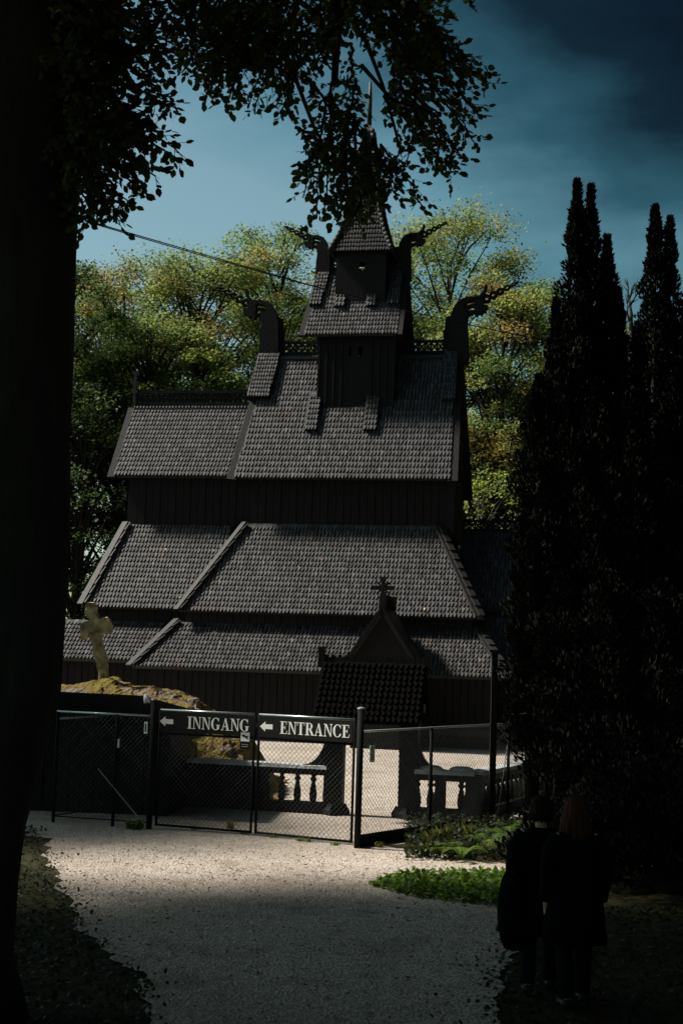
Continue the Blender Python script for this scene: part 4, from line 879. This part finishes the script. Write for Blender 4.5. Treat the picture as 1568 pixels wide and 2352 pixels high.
# limbs that carry the boughs (they reach over the frame from the trunk)
for ptsx, r in (([(185, 150), (330, -160), (620, -260), (760, -120), (775, 40), (768, 190)], .085), ([(620, -240), (760, -60), (900, 60), (1000, 150)], .05), ([(700, -100), (660, 130), (720, 290), (742, 330)], .028), ([(838, 90), (880, 200), (905, 290), (920, 350)], .022), ([(830, 150), (900, 230), (1000, 262)], .02), ([(186, 260), (240, 180), (330, 100), (380, 20)], .06), ([(184, 330), (230, 330), (290, 400)], .035)):
    q = [atY(x, y, 11.8 if i == 0 else 12.3) for i, (x, y) in enumerate(ptsx)]; TW.tube([tuple(Vector(p)-Vector((bx0, BY, 0))) for p in q], [r*(1-.75*i/len(q)) for i in range(len(q))], 6)
TW.build('branch', M_barkd, beech, smooth=True, fix=False)
Pb = np.array([a for a, b, c in LV])-np.array([bx0, BY, 0]); Tt = np.array([b for a, b, c in LV]); Ls = np.array([c for a, b, c in LV]); k = len(Pb)
nn = unit(k)*.8+np.array([0, -.25, .6]); V = leaves_quads(Pb, nn, Tt, Ls, Ls*rng.uniform(.68, .9, k), 'hex')
Cc = np.array([.030, .046, .011])[None, :]*rng.uniform(.55, 1.5, (k, 1))*np.where(rng.random((k, 1)) < .07, np.array([[2.4, 1.6, .8]]), 1.)
big('hanging_leaves', V, 6, M_leaf, beech, Cc)
# upper crown above the frame
def canopy(cx, cy, cz, rx, ry, rz_, ncl, nl, leaf):
    V, C = [], []
    for c in range(ncl):
        u_ = rng.normal(size=3); u_ /= np.linalg.norm(u_); u_ *= rng.random()**.4; k = nl
        P = np.array([cx, cy, cz])+u_*np.array([rx, ry, rz_])+rng.normal(size=(k, 3))*np.array([.8, .8, .3]); n = rng.normal(size=(k, 3))*.5+np.array([0, 0, 1]); n /= np.linalg.norm(n, axis=1, keepdims=True); T = rng.normal(size=(k, 3)); T -= n*np.sum(T*n, 1, keepdims=True)
        V.append(leaves_quads(P, n, T, rng.uniform(.8, 1.2, k)*leaf, rng.uniform(.6, .8, k)*leaf)); C.append(np.tile(np.array([[.035, .055, .013]]), (k, 1))*rng.uniform(.6, 1.4, (k, 1)))
    return np.concatenate(V), np.concatenate(C)
V, C = canopy(-1.0, -1.5, 15.5, 8.0, 7.5, 3.2, 230, 130, .20); V = V-np.array([0, 0, 0]); big('crown', V, 4, M_leaf, beech, C)
def shade_tree(x, y, label, cx, cy, cz, rx, ry, rz_, ncl=240, nl=170, leaf=.22, group=None):
    t2 = thing('broadleaf_tree', (x, y, 0), 0, label, 'tree', group); t2.location.z = hgt(x, y)-.05
    V, C = canopy(cx, cy, cz, rx, ry, rz_, ncl, nl, leaf); big('crown', V, 4, M_leaf, t2, C)
    mb = MB(); mb.tube([(0, 0, -.2), (cx*.1, 0, cz*.35), (cx*.4, cy*.4, cz*.7), (cx, cy, cz+1)], [.5, .38, .28, .1], 10)
    for a in range(7): mb.tube([(cx*.4, cy*.4, cz*.62+a*.3), (cx*.7+2*math.cos(a*.9), cy*.7+2*math.sin(a*.9), cz*.85), (cx+.7*rx*math.cos(a*.9), cy+.7*ry*math.sin(a*.9), cz)], [.16, .1, .03], 6)
    mb.build('trunk', M_barkd, t2, smooth=True, fix=False)
shade_tree(-13.5, 17.2, 'broad leafy tree on the bank whose crown shades the foreground path', 1.5, -1.1, 13.5, 6.2, 5.4, 3.6, 270, 190)
shade_tree(-17.0, 27.6, 'unseen leafy tree added beyond the bank to shade the dark hut', 0, 0, 13.5, 3.6, 3.8, 3.2, 130)  # out of view, added to keep the sun off the hut
shade_tree(-13.5, 21.0, 'unseen tall tree added behind the bank, high crown darkening the ground at right', 4.3, -2.2, 18.6, 4.0, 3.4, 2.4, 170)  # out of view, added so its shadow darkens the ground at right
SG = 'unseen trees added around the viewpoint to block sky light'; SL = 'unseen tall tree added near the viewpoint to block sky light'
for x, y, r_ in ((-9, 6, 6), (8, 5, 6.5), (0, -6, 7), (-13, -8, 7), (12, -9, 7), (15, 14, 6), (-22, 3, 7), (23, 4, 7)):
    shade_tree(x, y, SL, 0, 0, 12.5 if x < 12 else 11, r_, r_, 4.5, 200, 150, .26, SG)  # unseen ring of trees, added to lower sky light on the foreground
# ------------------------------------------------------------------ overhead cable
mb = MB()
a, b = atY(196, 508, 12.0), atY(1300, 790, 26.0)
for off in (0, .02):
    pts = []
    for i in range(33):
        t_ = i/32; p = a.lerp(b, t_)+Vector((0, 0, off*(1-t_)**.5*math.sin(t_*9+.4)*.5+off*.3-4*.10*t_*(1-t_))); pts.append(p)
    mb.tube(pts, .0055, 5)
cb = mb.build('overhead_cable', M_cable, fix=False); tag(cb, 'thin twin black cable strung from the beech across the church tower', 'cable')

# ------------------------------------------------------------------ low plants
def leaf_patch(name, pts, L_, label, cat, C0_, hz=.12, kind='stuff', mat=M_leaf, up=.5, wid=.75):
    k = len(pts); P = np.array(pts); n = rng.normal(size=(k, 3))*.45+np.array([0, -.1, 1]); n /= np.linalg.norm(n, axis=1, keepdims=True); T = rng.normal(size=(k, 3)); T[:, 2] = np.abs(T[:, 2])*up
    V = leaves_quads(P, n, T, rng.uniform(.6, 1.3, k)*L_, rng.uniform(.8, 1.1, k)*L_*wid, 'hex'); C = np.array(C0_)[None, :]*rng.uniform(.5, 1.5, (k, 1))
    o = big(name, V, 6, mat, None, C); return tag(o, label, cat, kind=kind)
pts = []; A_ = [ground(x, y) for x, y in ((842, 2034), (900, 2024), (1000, 2022), (1160, 2020), (1300, 2022), (1300, 2095), (1150, 2090), (1050, 2076), (930, 2062))]
def inside(x, y, poly):
    c = False; j = len(poly)-1
    for i in range(len(poly)):
        if (poly[i].y > y) != (poly[j].y > y) and x < (poly[j].x-poly[i].x)*(y-poly[i].y)/(poly[j].y-poly[i].y)+poly[i].x: c = not c
        j = i
    return c
while len(pts) < 4200:
    x, y = random.uniform(A_[0].x-.1, A_[4].x+.1), random.uniform(min(p.y for p in A_), max(p.y for p in A_))
    if inside(x, y, A_): pts.append((x, y, random.random()**.7*.16*min(1, .25+abs(x-A_[0].x)*1.2)))
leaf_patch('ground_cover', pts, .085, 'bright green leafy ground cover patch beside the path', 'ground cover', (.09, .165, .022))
# weeds and grass along the fence
def tuft(P, n, h, cols, name, label, cat, group=None, w_=.012):
    mbv = []; C = []
    for i in range(n):
        a = random.uniform(0, 6.28); o = Vector((P.x+random.gauss(0, .035), P.y+random.gauss(0, .03), 0)); hh = h*random.uniform(.5, 1.2); d = Vector((math.cos(a), math.sin(a), 0))*hh*random.uniform(.2, .6); s = Vector((-math.sin(a), math.cos(a), 0))*w_
        mbv += [o-s, o+s, o+d*.4+Vector((0, 0, hh*.7))+s*.7, o+d+Vector((0, 0, hh))-s*.0+s*.1]; c = random.choice(cols); C.append([q*random.uniform(.6, 1.3) for q in c])
    o = big(name, np.array([tuple(v) for v in mbv]), 4, M_leaf, None, np.array(C)); return tag(o, label, cat, group)
GC = [(.07, .12, .02), (.10, .12, .02)]
for i, (px, py) in enumerate(((528, 1904), (710, 1936), (448, 1908), (560, 1918), (625, 1926), (690, 1934), (770, 1944))): tuft(ground(px, py), 30 if i < 1 else 22, .15 if i < 1 else .08, GC, 'weed_tuft', 'small green weed tuft growing under the gate', 'weed', 'weeds along the gate foot')
for px, py in ((298, 1906), (312, 1908), (322, 1904)): tuft(ground(px, py), 30, .16, [(.05, .09, .02)], 'weed_tuft', 'leafy weed clump at the foot of the left gate post brace', 'weed', 'weeds by the left brace', .02)
for i, (px, py, h) in enumerate(((900, 1935, .14), (940, 1925, .16), (985, 1955, .30), (1010, 1950, .34), (1040, 1962, .26), (975, 1970, .22), (870, 1948, .1), (1050, 1918, .2), (1010, 1908, .2), (1080, 1935, .28))): tuft(ground(px, py), 60, h, [(.07, .10, .018), (.11, .10, .02), (.05, .09, .02)], 'grass_tuft', 'wild grass tuft along the foot of the right fence', 'grass', 'grass tufts by the right fence', .010)
def fern(P, n, L_, seed, label):
    rs = random.Random(seed); V = []; C = []; st = MB()
    t = thing('fern', (P.x, P.y, 0), 0, label, 'fern', None)
    for f in range(n):
        a = f/n*6.28+rs.uniform(-.3, .3); l = L_*rs.uniform(.7, 1.15); rise = rs.uniform(.75, 1.0); pts = []
        for i in range(15):
            u = i/14; pts.append(Vector((math.cos(a)*l*(u*.75+.12*u*u), math.sin(a)*l*(u*.75+.12*u*u), l*rise*(u*1.45-1.15*u*u)+.03)))
        st.tube(pts, [.006*(1-.8*i/15) for i in range(15)], 3, cap=False)
        for i in range(1, 15):
            for q in (0, .5):
                j = min(14, i+q); i0 = int(j); p = pts[i0].lerp(pts[min(14, i0+1)], j-i0); d = (pts[min(14, i0+1)]-pts[i0-1]).normalized(); sd = d.cross(Vector((0, 0, 1))).normalized(); ll = l*.21*math.sin(math.pi*min(1, .12+j/14*.86))
                for s in (-1, 1):
                    e = p+sd*s*ll+d*ll*.35-Vector((0, 0, ll*.2)); w2 = d*.011; V += [p-w2, e, p+w2]; C.append([.07*rs.uniform(.6, 1.3), .125*rs.uniform(.6, 1.3), .02])
    st.build('stalk', M_leafstalk, t, fix=False); big('frond', np.array([tuple(v) for v in V]), 3, M_leaf, t, np.array(C))
M_leafstalk = pmat('fern_stalk', (.06, .08, .02), .7, .2)
fern(ground(1120, 1965), 8, .62, 1, 'arching bright fern beside the path right of the grass tufts'); fern(ground(1165, 1950), 8, .66, 2, 'light green fern with drooping fronds before the dark bushes'); fern(ground(1060, 1978), 8, .5, 3, 'small fern low at the gravel edge'); fern(ground(1190, 1925), 8, .6, 4, 'tall fern against the foot of the conifers'); fern(ground(1010, 1972), 8, .40, 5, 'leafy fern among the grass tufts by the fence')
# undergrowth band right of the fence
pts = []
for i in range(5200):
    px = random.uniform(930, 1330); py = random.uniform(1900, 1978)-max(0, (px-1150))*.08
    p = ground(px, py); pts.append((p.x, p.y, random.random()**1.5*.28))
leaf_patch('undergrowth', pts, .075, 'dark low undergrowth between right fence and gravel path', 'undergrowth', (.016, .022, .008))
# left bank ground cover
pts = []
for i in range(11000):
    x = random.uniform(-5.2, -1.0); y = random.uniform(10.6, 24)
    e = np.interp(y, [11.2, ground(330, 2260).y, ground(205, 2150).y, ground(120, 2000).y, ground(68, 1885).y], [-1.35, ground(330, 2260).x, ground(205, 2150).x, ground(120, 2000).x, ground(68, 1885).x])
    if x < e+.05*random.random()+random.expovariate(9)*(random.random() < .5): pts.append((x, y, hgt(x, y)+random.random()*.045))
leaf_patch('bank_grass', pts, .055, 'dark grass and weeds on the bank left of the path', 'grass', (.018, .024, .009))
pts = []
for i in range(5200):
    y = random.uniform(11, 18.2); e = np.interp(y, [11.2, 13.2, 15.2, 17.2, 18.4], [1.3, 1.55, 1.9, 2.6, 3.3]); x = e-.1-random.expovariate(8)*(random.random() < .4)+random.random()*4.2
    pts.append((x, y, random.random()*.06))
leaf_patch('shade_verge_grass', pts, .06, 'dark low grass standing in for shade around the two walkers', 'grass', (.018, .028, .009))  # shade put into the ground colour: dark grass in place of gravel
# fallen leaves, pebbles
k = 1200; xx = rng.uniform(-3.2, 3.6, k); yy = 11.3+rng.random(k)**.8*11; P = np.stack([xx, yy, np.array([hgt(a, b) for a, b in zip(xx, yy)])+.022], 1)
n = rng.normal(size=(k, 3))*.2+np.array([0, 0, 1]); T = rng.normal(size=(k, 3)); T[:, 2] *= .1; ls = rng.uniform(.03, .065, k)
pal = np.array([(.16, .06, .02), (.20, .11, .04), (.12, .05, .02), (.22, .16, .08)]); o = big('fallen_leaves', leaves_quads(P, n, T, ls, ls*.65, 'hex'), 6, M_leaf, None, pal[rng.integers(4, size=k)]); tag(o, 'brown fallen leaves scattered over the gravel path', 'fallen leaves', kind='stuff')
k = 9000; xx = rng.uniform(-4.0, 4.2, k); yy = 11.2+rng.random(k)**1.1*14.5; zz = np.array([hgt(a, b) for a, b in zip(xx, yy)])
oc = np.array([(1, 0, 0), (0, 1, 0), (-1, 0, 0), (0, -1, 0), (0, 0, .8)]); tri = [(0, 1, 4), (1, 2, 4), (2, 3, 4), (3, 0, 4)]
ang = rng.random(k)*6.28; sz = rng.uniform(.008, .026, k); V = np.zeros((k, 12, 3))
ca, sa = np.cos(ang), np.sin(ang); jit = rng.uniform(.6, 1.3, (k, 5))
vv = np.stack([np.stack([(oc[i, 0]*ca-oc[i, 1]*sa)*sz*jit[:, i]+xx, (oc[i, 0]*sa+oc[i, 1]*ca)*sz*jit[:, i]+yy, oc[i, 2]*sz*jit[:, i]+zz+.012], 1) for i in range(5)], 1)
PV = [Vector((a, b, 0)) for a, b in PATH]; keep = np.array([inside(a, b, PV) and not inside(a, b, A_) for a, b in zip(xx, yy)])
V = np.concatenate([vv[:, list(t_), :] for t_ in tri], 1)[keep]
cc = np.array([.36, .32, .28])[None, :]*rng.uniform(.4, 1.3, (k, 1))*rng.uniform(.93, 1.07, (k, 3)); cc = np.repeat(cc[keep], 4, axis=0)
o = big('pebbles', V.reshape(-1, 3), 3, attrmat('pebble', .9, .1), None, cc); tag(o, 'loose pebbles lying on the gravel path', 'pebbles', kind='stuff')
# yellow leaves lying on the roofs
RL = []
Mch = Matrix.Translation((_O.x, 52.0, 0))@Matrix.Rotation(-TH, 4, 'Z')
for i in range(46):
    if i % 2: u, q = random.uniform(-8, 5), random.random(); v, z = -6.1+1.6*q, 2.33+1.47*q
    else: u, q = random.uniform(-7, 4), random.random(); v, z = -4.8+2.1*q, 4.26+3.12*q
    RL.append(tuple(Mch@Vector((u, v-.06, z+.07))))
k = len(RL); ls = rng.uniform(.05, .10, k); o = big('roof_leaves', leaves_quads(np.array(RL), np.tile(np.array([[0, -.8, .6]]), (k, 1)), rng.normal(size=(k, 3))*np.array([1, .3, .3]), ls, ls*.7, 'hex'), 6, M_leaf, None, pal[rng.integers(4, size=k)]*2.2); tag(o, 'few yellow leaves caught on the lower church roofs', 'fallen leaves', kind='stuff')

# ------------------------------------------------------------------ two people in dark coats
def skinned(name, nodes, edges, mat, parent, root=0, sub=2):
    me = bpy.data.meshes.new(name); me.from_pydata([n[0] for n in nodes], edges, []); o = link(name, me, parent)
    o.modifiers.new('skin', 'SKIN'); 
    if not me.skin_vertices: 
        bpy.context.view_layer.objects.active = o
    sv = me.skin_vertices[0].data
    for i, nd in enumerate(nodes): r = nd[1]; sv[i].radius = (r, r) if not hasattr(r, '__len__') else r; sv[i].use_root = (i == root)
    s = o.modifiers.new('sub', 'SUBSURF'); s.levels = sub; s.render_levels = sub; me.materials.append(mat); return o
def person(P, H, rz, label, hairmat, longhair, coatw, flare, stride=.12):
    k = H/1.70; t = thing('person', (P.x, P.y, 0), rz, label, 'person')
    nd, ed = [], []
    def a(p, r, par=None):
        nd.append((tuple(q*k for q in p), tuple(q*k for q in r) if hasattr(r, '__len__') else r*k)); i = len(nd)-1
        if par is not None: ed.append((par, i))
        return i
    pel = a((0, 0, .92), (.15, .11)); ab = a((0, 0, 1.08), (.135, .10), pel); ch = a((0, 0, 1.28), (.16, .11), ab); nk0 = a((0, .0, 1.42), (.07, .06), ch); nk = a((0, .01, 1.49), .052, nk0)
    h1 = a((0, .02, 1.56), (.065, .075), nk); h2 = a((0, .02, 1.62), (.075, .092), h1); h3 = a((0, .015, 1.67), (.06, .07), h2); nz = a((0, .115, 1.585), .012, h2)
    for s in (-1, 1):
        a((s*.078, .0, 1.59), .014, h2)
        hp = a((s*.09, 0, .86), .085, pel); kn = a((s*.10, .03+s*stride*.5, .48), .058, hp); an = a((s*.10, -.01+s*stride, .10), .04, kn); to = a((s*.11, .14+s*stride, .035), .032, an); a((s*.10, -.06+s*stride, .035), .03, an)
        sh = a((s*.165, 0, 1.38), .06, ch); el = a((s*.23, -.03, 1.10), .044, sh); wr = a((s*.235, .04, .87), .03, el); pm = a((s*.235, .055, .80), (.022, .036), wr)
        for f in range(4): q = a((s*.24, .030+f*.018, .735-.004*abs(f-1.5)), .0085, pm); a((s*.232, .034+f*.018, .69+.006*abs(f-1.5)), .0075, q)
        q = a((s*.225, .09, .775), .010, pm); a((s*.22, .105, .735), .009, q)
    skinned('body', nd, ed, M_skin, t)
    # coat: lofted rings, with sleeves
    mb = MB(); rings = [(1.46, .075, .07), (1.43, .15, .10), (1.37, .215, .125), (1.25, .215, .14), (1.08, .205*coatw, .145), (.92, .225*coatw, .16*coatw), (.72, .25*coatw+flare*.5, .175*coatw+flare*.3), (.52, .26*coatw+flare, .18*coatw+flare*.6)]
    n = 20; vs = []
    for z, rx, ry in rings:
        for i in range(n):
            q = 2*math.pi*i/n; f = 1+.03*math.sin(q*5+z*9); vs.append((math.cos(q)*rx*f*k, (math.sin(q)*ry*f)*k, z*k))
    mb.add(vs, [(i*n+j, i*n+(j+1) % n, (i+1)*n+(j+1) % n, (i+1)*n+j) for i in range(len(rings)-1) for j in range(n)]); co_ = mb.build('coat', M_coat, t, smooth=True)
    for s in (-1, 1): MB().tube([(s*.15*k, 0, 1.40*k), (s*.22*k, -.01, 1.28*k), (s*.25*k, -.03*k, 1.10*k), (s*.245*k, .02*k, .96*k), (s*.24*k, .045*k, .86*k)], [.075*k, .08*k, .068*k, .06*k, .052*k], 10).build('sleeve', M_coat, co_, smooth=True)
    for s in (-1, 1): MB().tube([(s*.09*k, 0, .88*k), (s*.10*k, (.03+s*stride*.5)*k, .48*k), (s*.10*k, (-.01+s*stride)*k, .09*k)], [.10*k, .078*k, .068*k], 10).build('trouser_leg', M_trous, t, smooth=True)
    for s in (-1, 1): MB().tube([(s*.10*k, (-.08+s*stride)*k, .05*k), (s*.105*k, (.03+s*stride)*k, .06*k), (s*.11*k, (.17+s*stride)*k, .035*k)], [.045*k, .055*k, .038*k], 8).build('shoe', M_cable, t, smooth=True)
    # hair shell: many tapered locks
    mb = MB(); hl = .27 if longhair else .10
    for i in range(70):
        q = random.uniform(-.35, math.pi+.35)+math.pi; l = hl*random.uniform(.7, 1.1); cx, cy = math.cos(q), math.sin(q)
        pts = [(cx*.03, .01+cy*.03, 1.735), (cx*.072, .01+cy*.085, 1.70), (cx*.084, .01+cy*.10, 1.62), (cx*(.086+l*.12), .0+cy*(.10+l*.05), 1.62-l*.55), (cx*(.085+l*.15), -.01+cy*(.10), 1.62-l)]
        mb.tube([(x*k+random.gauss(0, .004), y*k, z*k) for x, y, z in pts], [.014*k, .018*k, .018*k, .016*k, .005*k], 5)
    hr = mb.build('hair', hairmat, t, smooth=True, fix=False)
    MB().lathe((0, .005*k, 1.60*k), [(.088*k, 0), (.098*k, .04*k), (.094*k, .09*k), (.06*k, .13*k), (.015*k, .142*k)], 14).build('hair_cap', hairmat, hr, smooth=True)
    return t
p1 = atY(1323, 1838, 13.2); p2 = atY(1243, 1838, 13.7)
person(p1, p1.z, D2R(6), 'person with auburn shoulder-length hair in a dark coat, walking towards the gate', M_hair, True, 1.0, .02)
t = person(p2, p2.z, D2R(-8), 'person in a wide dark coat with short brown hair carrying a bulky bag', M_hair2, False, 1.25, .06)
bg_ = atY(1182, 2090, 13.6); mb = MB(); vs = []
for i in range(9):
    q = -math.pi/2+math.pi*i/8
    for j in range(18):
        a = 2*math.pi*j/18; r = math.cos(q)**.55; vs.append((math.cos(a)*.17*r, math.sin(a)*.14*r, math.sin(q)*.36+(.03*math.sin(a*3))))
mb.add(vs, [(i*18+j, i*18+(j+1) % 18, (i+1)*18+(j+1) % 18, (i+1)*18+j) for i in range(8) for j in range(18)]); 
bag = thing('shoulder_bag', bg_, D2R(-8), 'bulky dark shoulder bag hanging at the side of the wide coat', 'bag')
mb.build('bag_body', M_coat, bag, smooth=True, fix=False)
MB().tube([(-.02, 0, .33), (.10, .03, .62), (.16, .05, .80), (.26, .12, .62)], .015, 6).build('strap', M_coat, bag)
